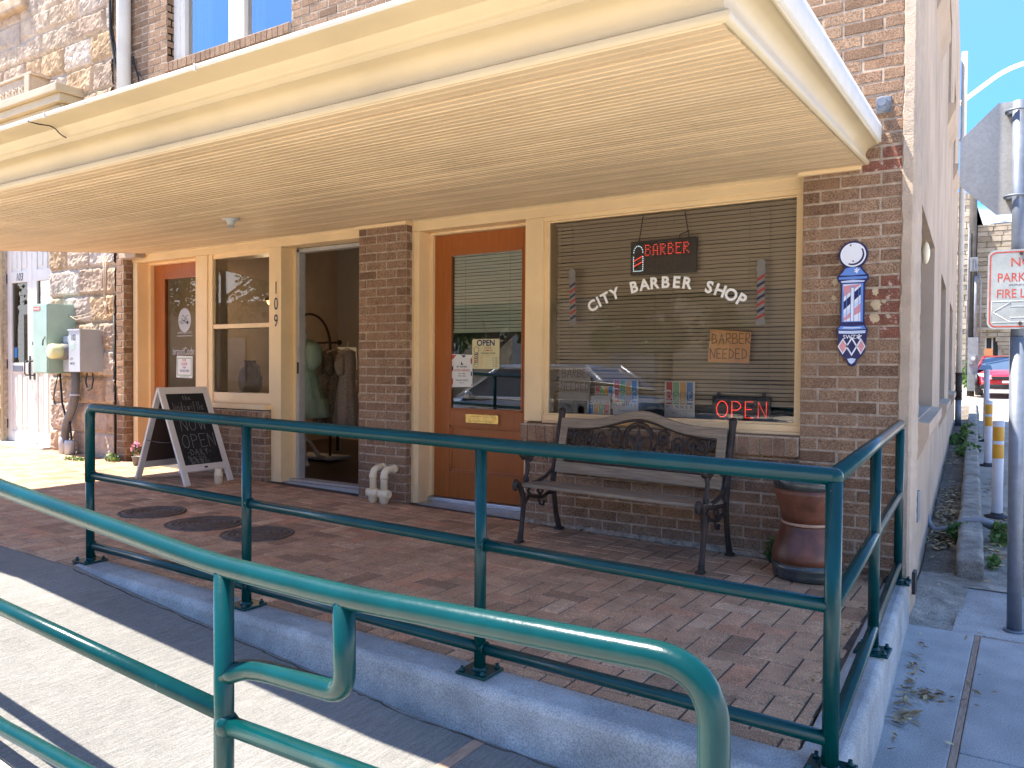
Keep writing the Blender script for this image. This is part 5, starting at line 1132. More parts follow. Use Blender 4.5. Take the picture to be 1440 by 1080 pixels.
# ------------------------------------------------------------------ stone building on the left
SB = empty('stone_building', (-11, 0, 0), 'rough limestone building at the far left with the white double door', 'building')
def stone_face(u0, u1, v0, v1, y0, seed, ch=.285, step=.022, edge=None):
    rr = random.Random(seed); rows = []; v = v0 - rr.uniform(0, .1)
    while v < v1: h = ch * rr.uniform(.85, 1.15); cuts = []; u = u0 - rr.uniform(0, .4); rows.append((v, v + h, cuts)); 
    
def stone_face(u0, u1, v0, v1, y0, seed, ch=.285, step=.02):
    rr = random.Random(seed); rows = []; v = v0 - rr.uniform(0, .1)
    while v < v1:
        h = ch * rr.uniform(.82, 1.15); cuts = []; u = u0 - rr.uniform(.05, .4)
        while u < u1: l = rr.uniform(.34, .72); cuts.append((u, u + l, rr.random(), rr.uniform(.02, .06), rr.random() * 50)); u += l
        rows.append((v, v + h, cuts)); v += h
    nu = int((u1 - u0) / step); nv = int((v1 - v0) / step); mb = MB()
    idx = {}
    for j in range(nv + 1):
        v = v0 + (v1 - v0) * j / nv; row = next(r for r in rows if r[0] <= v <= r[1] + 1e-6)
        for i in range(nu + 1):
            u = u0 + (u1 - u0) * i / nu; c = next((c for c in row[2] if c[0] <= u <= c[1] + 1e-6), row[2][-1])
            e = min(u - c[0], c[1] - u, v - row[0], row[1] - v)
            q = max(0, min(1, (e - .005) / .03)); f = q ** .5
            n1 = noise.noise((u * 5 + c[4], v * 5, c[4])); n2 = noise.noise((u * 15 + c[4], v * 15, 3)); n3 = noise.noise((u * 38, v * 38, 9 + c[4]))
            rg = 1 - abs(n1) * 2; rg2 = 1 - abs(n2) * 2
            d = f * (c[3] * .4 + .012 * rg + .008 * rg2 + .005 * n3 + .008 * (1 if n1 + .5 * n2 > .1 else 0)) - .004 + .002 * n3
            mb.v.append((u, y0 - max(-.006, d), v)); idx[(i, j)] = c[2] if e > .008 else -1
    for j in range(nv):
        for i in range(nu):
            a = j * (nu + 1) + i; t = idx[(i, j)]; mb.face([a, a + 1, a + nu + 2, a + nu + 1], 0 if t >= 0 else 1, max(0, t), False)
    return mb
SM = ['stone', 'mortar']
def spart(n, mb, m, **k): return build(n, mb, m, SB, **k)
spart('stone_wall', stone_face(-9.0, -7.755, .1, 2.75, 0., 1), SM); spart('stone_wall', stone_face(-12.5, -10.12, .1, 2.75, 0., 2, step=.03), SM); spart('stone_wall', stone_face(-12.5, -7.8, 2.76, 5.9, 0., 5, step=.025), SM)
g = MB(); g.box(-9.0, -7.76, .012, .4, -.1, 7.5); g.box(-16, -10.12, .012, .4, -.1, 7.5); g.box(-10.12, -9.0, .012, .4, 2.7, 7.5); g.box(-16, -7.81, .4, 12, 6.9, 7.5); g.box(-7.8, -7.74, .01, .3, 2.3, 7.2)
g.box(-16, -12.5, -.01, .02, -.1, 7.5); spart('core_wall', g, 'mortar')
g = MB(); g.box(-10.5, -9.42, -.11, .02, 5.06, 5.22, ch=.03); spart('window_ledge', g, 'stone')
g = MB(); g.box(-10.3, -9.6, -.02, .05, 5.25, 5.9); spart('upper_window', g, 'carglass')
g = MB(); g.box(-12.5, -8.33, -.3, .02, 3.885, 3.97, ch=.012); g.box(-12.5, -8.36, -.25, .02, 3.8, 3.884, ch=.01); g.box(-12.5, -8.42, -.19, .02, 3.66, 3.799, ch=.01); g.box(-12.5, -8.5, -.1, .02, 3.4, 3.659)
g.box(-8.56, -8.42, -.22, .02, 3.5, 3.78, ch=.03); CO = spart('door_cornice', g, 'fascia')
g = MB(); g.box(-12.5, -9.02, -.2, .02, 3.972, 4.2, ch=.01); g.box(-12.5, -8.98, -.22, .02, 4.2, 4.23, ch=.008); g.box(-9.12, -9.02, -.225, -.2, 3.98, 4.2, ch=.006)
for k in range(9):
    u = -9.22 - .14 * k
    for sg in (-1, 1): g.tube([(u + sg * .03 + .026 * (1 - q / 14) * math.cos(q * .75) * sg, -.205, 4.085 + .03 * (1 - q / 14) * math.sin(q * .75 + (0 if sg > 0 else 2))) for q in range(12)], .006, 5)
build('fretwork_panel', g, 'stuccotrim', CO)
yd = .06
g = MB(); g.box(-10.22, -10.13, -.02, .3, .17, 2.75, ch=.006); g.box(-10.13, -9.0, .02, .3, 2.55, 2.75); spart('door_frame', g, 'fascia')
for (a, b, hinge) in ((-10.13, -9.56, 1), (-9.553, -8.98, 0)):
    g = MB(); z0, z1 = .205, 2.55; s = .1
    for p in ((a, a + s, z0, z1), (b - s, b, z0, z1), (a + s, b - s, z0, z0 + .12), (a + s, b - s, 1.0, 1.12), (a + s, b - s, 2.05, 2.18), (a + s, b - s, 2.5, z1)): g.box(p[0], p[1], yd, yd + .045, p[2], p[3], ch=.004)
    m = (a + b) / 2; g.box(m - .04, m + .04, yd, yd + .045, z0 + .12, 1.0, ch=.004); g.box(m - .04, m + .04, yd, yd + .045, 2.18, 2.5, ch=.004)
    for c, e in ((z0 + .12, 1.), (2.18, 2.5)): g.box(a + s, b - s, yd + .015, yd + .03, c, e)
    for q0, q1 in ((a + s, m - .04), (m + .04, b - s)): g.box(q0 + .03, q1 - .03, yd + .004, yd + .02, z0 + .17, .95, ch=.012); g.box(q0 + .03, q1 - .03, yd + .004, yd + .02, 2.22, 2.46, ch=.012)
    dd = spart('door', g, 'white')
    g = MB(); g.quad((a + s, yd + .02, 1.12), (b - s, yd + .02, 1.12), (b - s, yd + .02, 2.05), (a + s, yd + .02, 2.05)); build('pane', g, 'glassold', dd)
    hx = b - .045 if hinge else a + .045
    g = MB(); g.box(hx - .018, hx + .018, yd - .006, yd, .93, 1.27 if not hinge else 1.2, ch=.004); g.tube(fillet([(hx, yd, .98), (hx, yd - .06, .98), (hx, yd - .06, 1.14), (hx, yd, 1.14)], .03), .008, 8)
    if not hinge: g.lathe([(.022, -.014), (.022, 0)], (hx - .005, yd, 1.34), 16, axis='y')
    build('handle', g, 'black', dd)
    if hinge:
        g = MB(); g.box(a + .14, a + .36, yd - .008, yd, 1.02, 1.09, ch=.004); build('mail_slot', g, 'galv', dd)
        for z in (.35, 1.05, 2.05): g = MB(); g.box(a - .02, a + .012, yd - .014, yd + .01, z, z + .11); build('hinge', g, 'black', dd)
        g = MB(); put_text(g, '103', .125, FR(yd), (a + b) / 2 + .02, 2.07, .003, off=.004, sx=.9, shear=.2); build('house_number', g, 'ink', dd)
        g = MB(); g.box(a + .13, a + .2, yd + .015, yd + .018, 1.18, 1.3); build('sticker', g, 'pblue', dd)
g = MB(); g.box(-10.25, -8.99, -.12, .4, .0, .2, ch=.02); spart('door_step', g, 'concrete')
g = MB(); g.box(-10.6, -8.9, .9, .92, .1, 2.7); spart('hall_lining', g, 'room')
g = MB()
g.tube([(-7.9, -.06, 2.2), (-7.87, -.07, 2.0), (-7.86, -.07, 1.72), (-7.9, -.08, 1.68), (-8.1, -.08, 1.6), (-8.35, -.09, 1.57), (-8.55, -.09, 1.64), (-8.8, -.08, 1.66)], .007, 6); g.tube([(-7.86, -.06, 2.2), (-7.84, -.07, 1.95), (-7.85, -.07, 1.72), (-7.96, -.08, 1.67), (-8.2, -.08, 1.62), (-8.4, -.09, 1.6)], .006, 6); g.tube([(-7.85, -.07, 1.74), (-7.82, -.06, 1.62)], .016, 8)
spart('wall_wiring', g, 'stuccotrim')
g = MB(); g.tube([(-7.77, -.025, 1.62), (-7.765, -.02, .2)], .012, 8); spart('wall_wiring', g, 'cable')
# ------------------------------------------------------------------ electric boxes on the stone wall
EB = empty('electrical_box', (-8.65, -.1, 1.0), 'tall pale green electrical box with a red label, by the white double door', 'electrical box')
g = MB(); g.box(-8.80, -8.505, -.30, -.01, 1.01, 1.735, ch=.006); build('cabinet', g, 'boxgreen', EB)
g = MB(); g.box(-8.79, -8.515, -.308, -.3, 1.02, 1.725, ch=.004); build('cover', g, 'boxgreen', EB)
g = MB(); g.box(-8.775, -8.64, -.3105, -.3085, 1.665, 1.705); put_text(g, 'DANGER', .03, FR(-.3107), -8.708, 1.674, .0006, off=.01, mi=1); build('warning_label', g, ['redlabel', 'vinyl'], EB)
g = MB(); g.tube([(-8.535, -.315, 1.39), (-8.525, -.34, 1.35), (-8.51, -.35, 1.3)], .007, 8); build('lever', g, 'black', EB)
EM_ = empty('electric_meter', (-8.36, -.1, 1.03), 'small grey electric meter with a domed yellowish cover between two boxes', 'electric meter')
g = MB(); g.box(-8.46, -8.27, -.17, -.01, 1.03, 1.4, ch=.006); g.box(-8.445, -8.285, -.178, -.17, 1.05, 1.375, ch=.004); build('socket_box', g, 'boxgray', EM_)
g = MB(); g.lathe([(.085, -.178), (.09, -.2), (.082, -.235), (.078, -.24)], (-8.385, 0, 1.24), 28, axis='y'); build('collar', g, 'conduit', EM_)
g = MB(); g.lathe([(.078, -.236), (.078, -.32), (.072, -.345), (.05, -.352), (.002, -.354)], (-8.385, 0, 1.24), 28, axis='y'); build('dome', g, 'meterglass', EM_)
GB = empty('electrical_box', (-8.0, -.1, 1.03), 'grey electrical box marked 103 beside the meter', 'electrical box')
g = MB(); g.box(-8.185, -7.975, -.26, -.01, 1.03, 1.46, ch=.006); g.box(-8.192, -7.968, -.268, -.0, 1.445, 1.462, ch=.003); build('cabinet', g, 'boxgray', GB)
g = MB(); P_ = FR(-.2605); put_text(g, '103', .085, P_, -8.09, 1.35, .001, off=.01, sx=.7); 
put_text(g, 'CITY', .035, P_, -8.13, 1.15, .001, off=.006, sx=.8); put_text(g, 'METER', .035, P_, -8.11, 1.105, .001, off=.006, sx=.8); g.add([P_(u, v, .0008) for u, v in [(-8.13, 1.24), (-8.06, 1.27), (-8.055, 1.33), (-8.125, 1.3)]], [(0, 1, 2, 3)], 1); build('markings', g, ['ink', 'boxgreen'], GB)
CD = empty('conduit', (-8.5, -.08, gz(-8.5)), 'grey conduit bending from under the electric meter into the pavement', 'conduit')
g = MB(); g.tube(fillet([(-8.37, -.09, 1.03), (-8.38, -.09, .72), (-8.56, -.1, .45), (-8.585, -.1, gz(-8.5))], .15, 8), .042, 14); build('pipe', g, 'conduit', CD)
g = MB(); g.lathe([(.05, 0), (.05, .17), (.042, .18)], (-8.585, -.1, gz(-8.5)), 16); g.lathe([(.05, 0), (.05, .14), (.045, .15), (.02, .15)], (-8.45, -.11, gz(-8.5)), 16); g.lathe([(.05, .0), (.05, .02)], (-8.38, -.09, .78), 16); build('sleeve', g, 'boxgray', CD)
g = MB(); g.tube([(-8.62, -.12, 1.01), (-8.63, -.1, .8), (-8.62, -.1, .7), (-8.55, -.1, .56), (-8.47, -.1, .5), (-8.44, -.1, .35), (-8.44, -.1, .2)], .011, 8); g.tube([(-8.6, -.15, 1.0), (-8.7, -.13, .85), (-8.75, -.12, .75), (-8.72, -.12, .68)], .006, 6); g.tube([(-8.13, -.1, 1.02), (-8.16, -.1, .93), (-8.12, -.1, .84), (-8.05, -.1, .86), (-8.02, -.1, .95), (-8.03, -.1, 1.02)], .007, 6); tag(build('loose_cable', g, 'cable'), 'black cables dangling under the electrical boxes', 'cable')

# ------------------------------------------------------------------ sign post at the alley mouth
SP = empty('sign_post', (-.045, .125, -.2), 'galvanised post with a stop sign seen from behind and a faded fire lane sign', 'sign post')
px, py = -.047, .125
g = MB(); g.tube([(px, py, -.2), (px - .012, py, 1.28)], .0335, 20, 0); g.tube([(px - .012, py, 1.27), (px - .026, py, 2.455)], .0285, 18, 0); g.tube([(px, py, -.2), (px, py, -.19)], .05, 16); build('pole', g, 'galv', SP)
c = (-.045, .178, 2.188); Rr = .283 / math.cos(PI / 8)
oct_ = [(c[0] + Rr * math.cos(PI / 8 + k * PI / 4), c[2] + Rr * math.sin(PI / 8 + k * PI / 4)) for k in range(8)]
# square to the alley: the plate turns a little with the side wall
def T8(u, v, d): return (u, c[1] + .06 * (u - c[0]) - d, v)
g = MB(); g.prism(oct_, T8, 0, .004); SSn = build('stop_sign', g, 'signalu', SP)
g = MB(); g.prism([(c[0] + (u - c[0]) * .97, c[2] + (v - c[2]) * .97) for u, v in oct_], T8, -.003, -.0012); put_text(g, 'STOP', .2, lambda u, v, d: T8(2 * c[0] - u, v, -.0035), c[0], c[2] - .07, 0, off=.02, mi=1); build('face', g, ['signred', 'signline'], SSn)
g = MB()
for z in (2.41, 1.985):
    g.box(px - .03 - .045, px - .03 + .045, py - .01, c[1] - .004, z - .014, z + .014, ch=.003); g.tube([(px - .03 + .05 * math.cos(t), py + .0 + .036 * math.sin(t), z) for t in [PI * 2 * k / 14 for k in range(15)]], .006, 6); g.lathe([(.011, -.055), (.011, -.03)], (px - .075, py + .06, z), 8, axis='y')
build('clamp', g, 'galv', SP)
Y2 = py - .05; P_ = lambda u, v, d: (u, Y2 + .05 * (u + .045) - d, v)
g = MB(); g.prism(rrect(-.19, .1, 1.318, 1.712, .035, 7), P_, 0, .003); PKS = build('parking_sign', g, 'signface', SP)
g = MB(); a, b = rrect(-.182, .092, 1.327, 1.703, .03, 7), rrect(-.1755, .0855, 1.3335, 1.6965, .025, 7); n = len(a)
for k in range(n): g.quad(P_(*a[k], .0036), P_(*a[(k + 1) % n], .0036), P_(*b[(k + 1) % n], .0036), P_(*b[k], .0036))
put_text(g, 'NO', .062, P_, -.045, 1.628, .0036, off=.006, sx=.98); put_text(g, 'PARKING', .062, P_, -.045, 1.553, .0036, off=.006, sx=.8); put_text(g, 'FIRE LANE', .062, P_, -.043, 1.473, .0036, off=.006, sx=.76); build('red_lettering', g, 'signred', PKS)
g = MB()
for q in ([(-.165, 1.402), (-.09, 1.452), (-.09, 1.43), (.07, 1.43), (.07, 1.375), (-.09, 1.375), (-.09, 1.352), (-.165, 1.402)], [(-.17, 1.352), (-.17, 1.456), (.08, 1.456), (.08, 1.352), (-.17, 1.352)]): g.tube([P_(u, v, .0032) for u, v in q], .0012, 5)
build('worn_arrow', g, 'signline', PKS)
g = MB()
for z in (1.69, 1.345): g.lathe([(.009, -.008), (.009, 0)], (-.048, Y2 - .002, z), 10, axis='y')
build('bolt', g, 'signrust', PKS)
g = MB(); rr = random.Random(1); 
for q in range(4): g.tube([P_(-.09 + .02 * q + .008 * math.cos(t) , 1.535 + .006 * math.sin(t * 1.0), .0036) for t in [k * .6 for k in range(7)]], .0009, 4)
build('scribble', g, 'dkink', PKS)
# bollards
def bollard(x, y, zt, lab, tilt=0., band=True):
    zb = az(y) - .012; t = empty('bollard', (x, y, zb), lab, 'bollard', 'white flexible posts along the alley'); h = zt - zb
    g = MB(); g.lathe([(.038, .02), (.042, .05), (.042, h - .004), (.038, h)], (x, y, zb), 20); build('tube', g, 'boll', t)
    if band:
        for a, b in ((h - .17, h - .05), (h - .32, h - .2)): g = MB(); g.lathe([(.0425, a), (.0428, a + .002), (.0428, b - .002), (.0425, b)], (x, y, zb), 20); build('reflective_band', g, 'yellow', t)
    g = MB(); g.lathe([(.1, 0), (.095, .014), (.05, .025), (.045, .04)], (x, y, zb), 16); build('base', g, 'rubber', t)
bollard(-.222, 3.4, .68, 'nearest white bollard with two amber bands, left of the sign post'); bollard(-.43, 7.0, .738, 'second white bollard along the alley, amber bands, standing behind the nearest one'); bollard(-.585, 10.2, 1.13, 'tall plain grey white post farthest down the alley, in front of the red car', band=False)
# loose conduit lying across the alley kerb
g = MB(); g.tube([SW(2.4, .0, .0) if False else (-.66, 2.35, -.02), (-.64, 2.33, -.08), (-.6, 2.3, -.12), (-.52, 2.3, -.1), (-.4, 2.35, -.03), (-.3, 2.4, -.03), (-.2, 2.42, -.07)], [.022, .022, .022, .022, .022, .03, .04], 12); tag(build('bent_conduit', g, 'pipegray'), 'bent grey conduit lying across the worn alley kerb stones', 'pipe')
# street lamp seen over the stop sign
SLp = empty('street_lamp', (-4.4, 36.7, .4), 'white curved street lamp arm reaching out against the blue sky', 'street lamp')
g = MB(); g.tube([(-4.4, 36.7, .4), (-4.4, 36.7, 12.2)], .12, 14); build('pole', g, 'white', SLp)
g = MB(); g.tube(fillet([(-4.4, 36.7, 12.1), (-3.0, 36.75, 13.05), (-1.1, 37.9, 14.75), (.7, 39., 15.3)], .9, 6), .1, 12); build('arm', g, 'white', SLp)
g = MB(); g.sphere((1.0, 39.2, 15.3), .3, sc3=(1.6, .7, .4)); build('lamp_head', g, 'white', SLp)

# ------------------------------------------------------------------ far end of the alley
def far_wall(name, x0, x1, y0, y1, zt, seed, label, holes):
    t = empty(name, ((x0 + x1) / 2, y0, .3), label, 'building'); rr = random.Random(seed); mb = MB()
    n = 90
    z = .1; row = 0
    while z < zt:
        h = rr.uniform(.16, .3); x = x0
        while x < x1 - .01:
            l = min(rr.uniform(.3, .8), x1 - x); 
            if not any(a < x + l / 2 < b and c < z + h / 2 < e for a, b, c, e in holes):
                p = rr.uniform(0, .07); g_ = .015; top_ = z + h if z + h < zt else zt + rr.uniform(-.06, .1)
                mb.box(x + g_, x + l - g_, y0 - p, y0 + .1, z + g_, top_ - g_, 0, rr.random())
            x += l
        z += h
    build('stone_wall', mb, ['farstone'], t)
    g = MB(); wall(g, FR(y0 + .04), x0, x1, -.2, zt, holes, .35); g.box(x0, x1, y0 + .5, y1, -.2, zt - .1); g.box(x0 - .001, x0 + .03, y0 + .05, y1, -.2, zt - .02); g.box(x1 - .03, x1, y0 + .05, y1, -.2, zt - .02); build('core_wall', g, 'farstone', t)
    for a, b, c, e in holes:
        g = MB(); g.box(a - .02, b + .02, y0 + .3, y0 + .36, c - .02, e + .02); w_ = build('window', g, 'carblk', t)
        g = MB(); g.box(a, a + .06, y0 + .24, y0 + .3, c, e); g.box(b - .06, b, y0 + .24, y0 + .3, c, e); g.box((a + b) / 2 - .03, (a + b) / 2 + .03, y0 + .24, y0 + .3, c, e); build('frame', g, 'white', w_)
    return t
t = far_wall('stone_building', -7.5, -2.28, 36.4, 46, 9.0, 3, 'taller pale limestone building end rising behind the downspout at the alley end', [])
g = MB(); g.box(-2.27, -2.17, 36.3, 36.5, 0, 8.8); build('dark_edge_strip', g, 'utility', t)  # narrow dark strip up the right edge of the taller building
t = far_wall('stone_building', -2.15, 9, 37.6, 48, 7.72, 4, 'lower tan stone building across the alley end behind the red car', [(-1.78, -1.2, 1.35, 2.6), (2.5, 3.6, 1.2, 2.8)])
g = MB(); g.box(-2.1, 9, 37.45, 37.6, 2.95, 3.06); build('ledge', g, 'farstone', t)
g = MB(); g.lathe([(.38, 7.4), (.38, 8.0), (.46, 8.02), (.46, 8.1), (.2, 8.2)], (-1.3, 40, 0), 16); build('roof_vent', g, 'galv', t)
UB = empty('utility_box', (-1.62, 25.4, .3), 'grey utility cabinet with a round meter on the timber pole in the alley', 'utility box')
g = MB(); g.box(-1.73, -1.44, 25.3, 25.6, .44, 2.18, ch=.01); build('cabinet', g, 'pipegray', UB); g = MB(); g.box(-1.7, -1.48, 25.24, 25.3, 1.3, 1.62, ch=.01); build('door', g, 'pipegray', UB); g = MB(); g.lathe([(.07, -.06), (.07, .0)], (-1.58, 25.24, 1.5), 14, axis='y'); build('meter', g, 'signface', UB)
UP = empty('utility_pole', (-1.66, 25.8, .3), 'dark timber utility pole carrying cables above the grey cabinet', 'utility pole')
g = MB(); g.tube([(-1.66, 25.8, .2), (-1.68, 25.8, 7.2)], .11, 12); build('pole', g, 'utility', UP); g = MB(); g.tube([(-1.56, 25.65, 2.2), (-1.56, 25.65, 4.2)], .04, 8); g.tube([(-1.8, 25.65, 1.0), (-1.78, 25.65, 5.8)], .02, 8); g.tube([(-1.42, 25.7, 2.0), (-1.42, 25.7, 4.0), (-1.5, 25.7, 4.3)], .03, 8); build('riser_conduit', g, 'pipegray', UP)
g = MB(); g.box(-1.72, -1.5, 25.5, 25.62, 4.35, 4.8, ch=.01); g.box(-1.62, -1.59, 25.46, 25.5, 4.4, 4.75); g.box(-1.68, -1.65, 25.46, 25.5, 4.4, 4.75); build('transformer', g, 'pipegray', UP)
g = MB(); g.box(-1.5, -1.22, 30.98, 31.0, 1.5, 1.95, ch=.01); t = tag(build('lot_sign', g, 'lotsign'), 'small faded orange sign on a thin stake behind the red car', 'sign')
g = MB(); g.tube([(-1.37, 31.0, .3), (-1.37, 31.0, 1.55)], .03, 8); build('stake', g, 'utility', t)
g = MB(); g.box(-2.2, -1.2, 33.6, 34.4, .5, 1.25, ch=.03); g.box(-2.1, -1.3, 33.57, 33.6, .6, 1.1); tag(build('air_conditioner', g, 'boxgray'), 'pale grey air conditioner against the stone wall behind the red car', 'air conditioner')

# ------------------------------------------------------------------ cars
def car(paint, L_, Wd, H, label, group=None, plate_txt=None):
    """small crossover facing -Y, at origin, wheels on z = 0"""
    root = empty('parked_car', (0, 0, 0), label, 'car', group); s = H / 1.55
    st = [(-L_ / 2, .36, .60, .62), (-L_ / 2 + .08, .3, .72, .76), (-L_ / 2 + .35, .24, .88, .87), (-L_ / 2 + .9, .22, .95, .95), (-L_ / 2 + 1.35, .22, 1.0, .98), (-L_ / 2 + 2., .2, 1.03, 1.), (0.6, .2, 1.05, 1.), (L_ / 2 - .9, .24, 1.06, .98), (L_ / 2 - .3, .3, 1.04, .93), (L_ / 2 - .05, .4, .98, .85), (L_ / 2, .5, .9, .78)]
    mb = MB(); n = None
    for y, zb, zt, w in st:
        hw = Wd / 2 * w; ring = [(-hw * .86, zb), (-hw * .97, zb + .08), (-hw, zb + .28 * (zt - zb) + .1), (-hw * .985, zt - .16), (-hw * .93, zt - .04), (-hw * .6, zt + .01), (0, zt + .025), (hw * .6, zt + .01), (hw * .93, zt - .04), (hw * .985, zt - .16), (hw, zb + .28 * (zt - zb) + .1), (hw * .97, zb + .08), (hw * .86, zb), (0, zb - .02)]
        n = len(ring); mb.v += [(x, y, z * s) for x, z in ring]
    k = len(st)
    for i in range(k - 1):
        for j in range(n): mb.face([i * n + j, i * n + (j + 1) % n, (i + 1) * n + (j + 1) % n, (i + 1) * n + j], 0, .5, True)
    mb.face(list(range(n))[::-1], 0, .5, True); mb.face([(k - 1) * n + j for j in range(n)], 0, .5, True)
    body = build('body', mb, paint, root, subsurf=1)
    y0, y1, y2, y3 = -L_ / 2 + 1.2, -L_ / 2 + 1.98, L_ / 2 - .85, L_ / 2 - .12; zr = H
    bw, tw = Wd / 2 * .93, Wd / 2 * .70; zb = .98 * s; ztp = zr - .05
    mb = MB(); v = [(-bw, y0, zb), (bw, y0, zb), (tw, y1, ztp), (-tw, y1, ztp), (-tw, y2, ztp), (tw, y2, ztp), (bw, y3, zb), (-bw, y3, zb)]
    mb.add(v, [(0, 1, 2, 3), (4, 5, 6, 7), (1, 6, 5, 2), (0, 3, 4, 7)]); build('windows', mb, 'carglass', root)
    mb = MB()
    def bar(a, b, r=.035): mb.tube([a, b], r, 8)
    for sg in (-1, 1):
        bar((sg * bw, y0, zb), (sg * tw, y1, ztp), .032); bar((sg * tw, y2, ztp), (sg * bw, y3, zb), .06); bar((sg * tw, y1, ztp), (sg * tw, y2, ztp), .045); bar((sg * bw * .985, y0 + (y3 - y0) * .5, zb), (sg * tw, y0 + (y3 - y0) * .52, ztp), .03); bar((sg * bw, y0, zb), (sg * bw, y3, zb), .03)
    mb.add([(-tw - .02, y1 - .02, ztp), (tw + .02, y1 - .02, ztp), (tw * .9, y1 + .2, zr), (-tw * .9, y1 + .2, zr), (tw * .9, y2 - .1, zr), (-tw * .9, y2 - .1, zr), (tw + .02, y2, ztp), (-tw - .02, y2, ztp)], [(0, 1, 2, 3), (3, 2, 4, 5), (5, 4, 6, 7), (1, 6, 4, 2), (0, 3, 5, 7)], 0, .5, True)
    build('roof', mb, paint, root)
    for sx_ in (-1, 1):
        for yy in (-L_ / 2 + .85, L_ / 2 - .85):
            c_ = (sx_ * (Wd / 2 - .11), yy, .33); mb = MB(); mb.lathe([(.2, -.11), (.3, -.115), (.33, -.08), (.33, .08), (.3, .115), (.2, .11)], c_, 24, axis='x'); wh = build('wheel', mb, 'rubber', root)
            mb = MB(); mb.lathe([(.02, sx_ * .085), (.07, sx_ * .1), (.2, sx_ * .1), (.215, sx_ * .118), (.2, sx_ * .08)], c_, 20, axis='x'); build('rim', mb, 'alu', wh)
            mb = MB(); mb.tube([(sx_ * Wd / 2 * .965, yy + .4 * math.cos(t), .33 + .4 * math.sin(t)) for t in [PI * q / 12 for q in range(13)]], .05, 8, flat=(1, 1)); build('wheel_arch', mb, 'carblk', root)
        yf = -L_ / 2
        mb = MB(); mb.add([(sx_ * Wd * .47, yf + .34, .84 * s), (sx_ * Wd * .44, yf + .17, .75 * s), (sx_ * Wd * .27, yf + .0, .70 * s), (sx_ * Wd * .25, yf + .0, .76 * s), (sx_ * Wd * .41, yf + .22, .86 * s)], [(0, 1, 2, 3, 4)]); mb.v = [(x, y - .03, z) for x, y, z in mb.v]; build('headlight', mb, 'lens', root)
        mb = MB(); mb.sphere((sx_ * (Wd / 2 + .1), y0 + .35, 1.03 * s), .1, sc3=(1.1, .6, .72)); mb.tube([(sx_ * (Wd / 2 - .05), y0 + .38, 1.0 * s), (sx_ * (Wd / 2 + .06), y0 + .36, 1.01 * s)], .03, 8); build('wing_mirror', mb, paint, root)
        mb = MB(); mb.box(sx_ * (Wd / 2 + .004), sx_ * (Wd / 2 - .01), -.35, -.17, .86 * s, .89 * s, ch=.006); build('door_handle', mb, paint, root)
    yf = -L_ / 2
    mb = MB(); mb.box(-Wd * .25, Wd * .25, yf - .045, yf + .1, .62 * s, .74 * s, ch=.02); mb.box(-Wd * .42, Wd * .42, yf - .03, yf + .2, .30 * s, .44 * s, ch=.03); build('grille', mb, 'carblk', root)
    mb = MB(); mb.box(-Wd * .4, Wd * .4, yf - .05, yf + .1, .245 * s, .275 * s, ch=.01); build('bumper_strip', mb, 'alu', root)
    mb = MB(); mb.box(-.15, .15, yf - .06, yf - .045, .5 * s, .58 * s, ch=.004); build('number_plate', mb, 'paper', root)
    return root
def place(root, x, y, z, rot): root.location = (x, y, z); root.rotation_euler = (0, 0, rot)
place(car('carred', 4.2, 1.74, 1.3, 'red crossover car parked in the sunlit alley, facing the camera'), -.69, 26.4, .31, math.radians(3))
place(car('carsil', 4.7, 1.85, 1.62, 'silver crossover car parked at the kerb, mirrored in the door and window glass'), -7.6, -7.45, -.46, math.radians(-90))
# ------------------------------------------------------------------ plants
def weed(x, y, z, r, n, label, s=.04, seed=1, group=None, up=1.2):
    rr = random.Random(seed); g = MB(); leaves(g, (x, y, z + r[2] * .6), r, n, s, rr, up)
    for _ in range(int(n * .25)):
        a = rr.uniform(0, 2 * PI); l = r[2] * rr.uniform(.8, 1.8); b = Vector((x + rr.uniform(-1, 1) * r[0] * .5, y + rr.uniform(-1, 1) * r[1] * .5, z)); tip = b + Vector((math.cos(a) * l * .5, math.sin(a) * l * .5, l)); w = Vector((-math.sin(a), math.cos(a), 0)) * .004
        g.add([b - w, b + w, tip], [(0, 1, 2)], 0, rr.random())
    tag(build('weed', g, 'weed'), label, 'weed', group)
weed(-1.19, -.04, gz(-1.2), (.06, .03, .1), 130, 'dark weed tuft between the ceramic planter and the wall', .03, 1)
weed(-7.65, -.12, gz(-7.6), (.1, .06, .05), 90, 'low weeds at the foot of the left brick pier', .03, 2)
weed(-8.0, -.3, gz(-8), (.16, .08, .02), 90, 'flat bright weeds on the sunny bricks below the grey box', .03, 3)
weed(-.42, 2.25, -.13, (.1, .16, .06), 130, 'green weed beside the bent conduit, on its wall side', .05, 4); weed(-.16, 2.3, -.16, (.08, .16, .09), 150, 'green weed beside the bent conduit, on its alley side', .05, 5); weed(-.18, 1.5, -.17, (.04, .1, .04), 60, 'small weed at the broken end of the alley kerb stones', .04, 6)
for i, (y, n) in enumerate(((8.2, 380), (10.0, 420), (11.8, 360))): weed(-.5 - .055 * y + .24, y, az(y), (.14, .75, .09), int(n * .6), ('nearest', 'middle', 'farthest')[i] + ' green clump against the wall in the alley', .08, 10 + i, 'green clumps along the alley wall', .8)
weed(-1.0, 9.9, az(9.9), (.1, .9, .05), 150, 'bright weeds on the alley side of the kerb stones', .08, 16); weed(-2.0, 33, .4, (.35, .4, .8), 500, 'dark bush in the alley beside the red car', .2, 17)
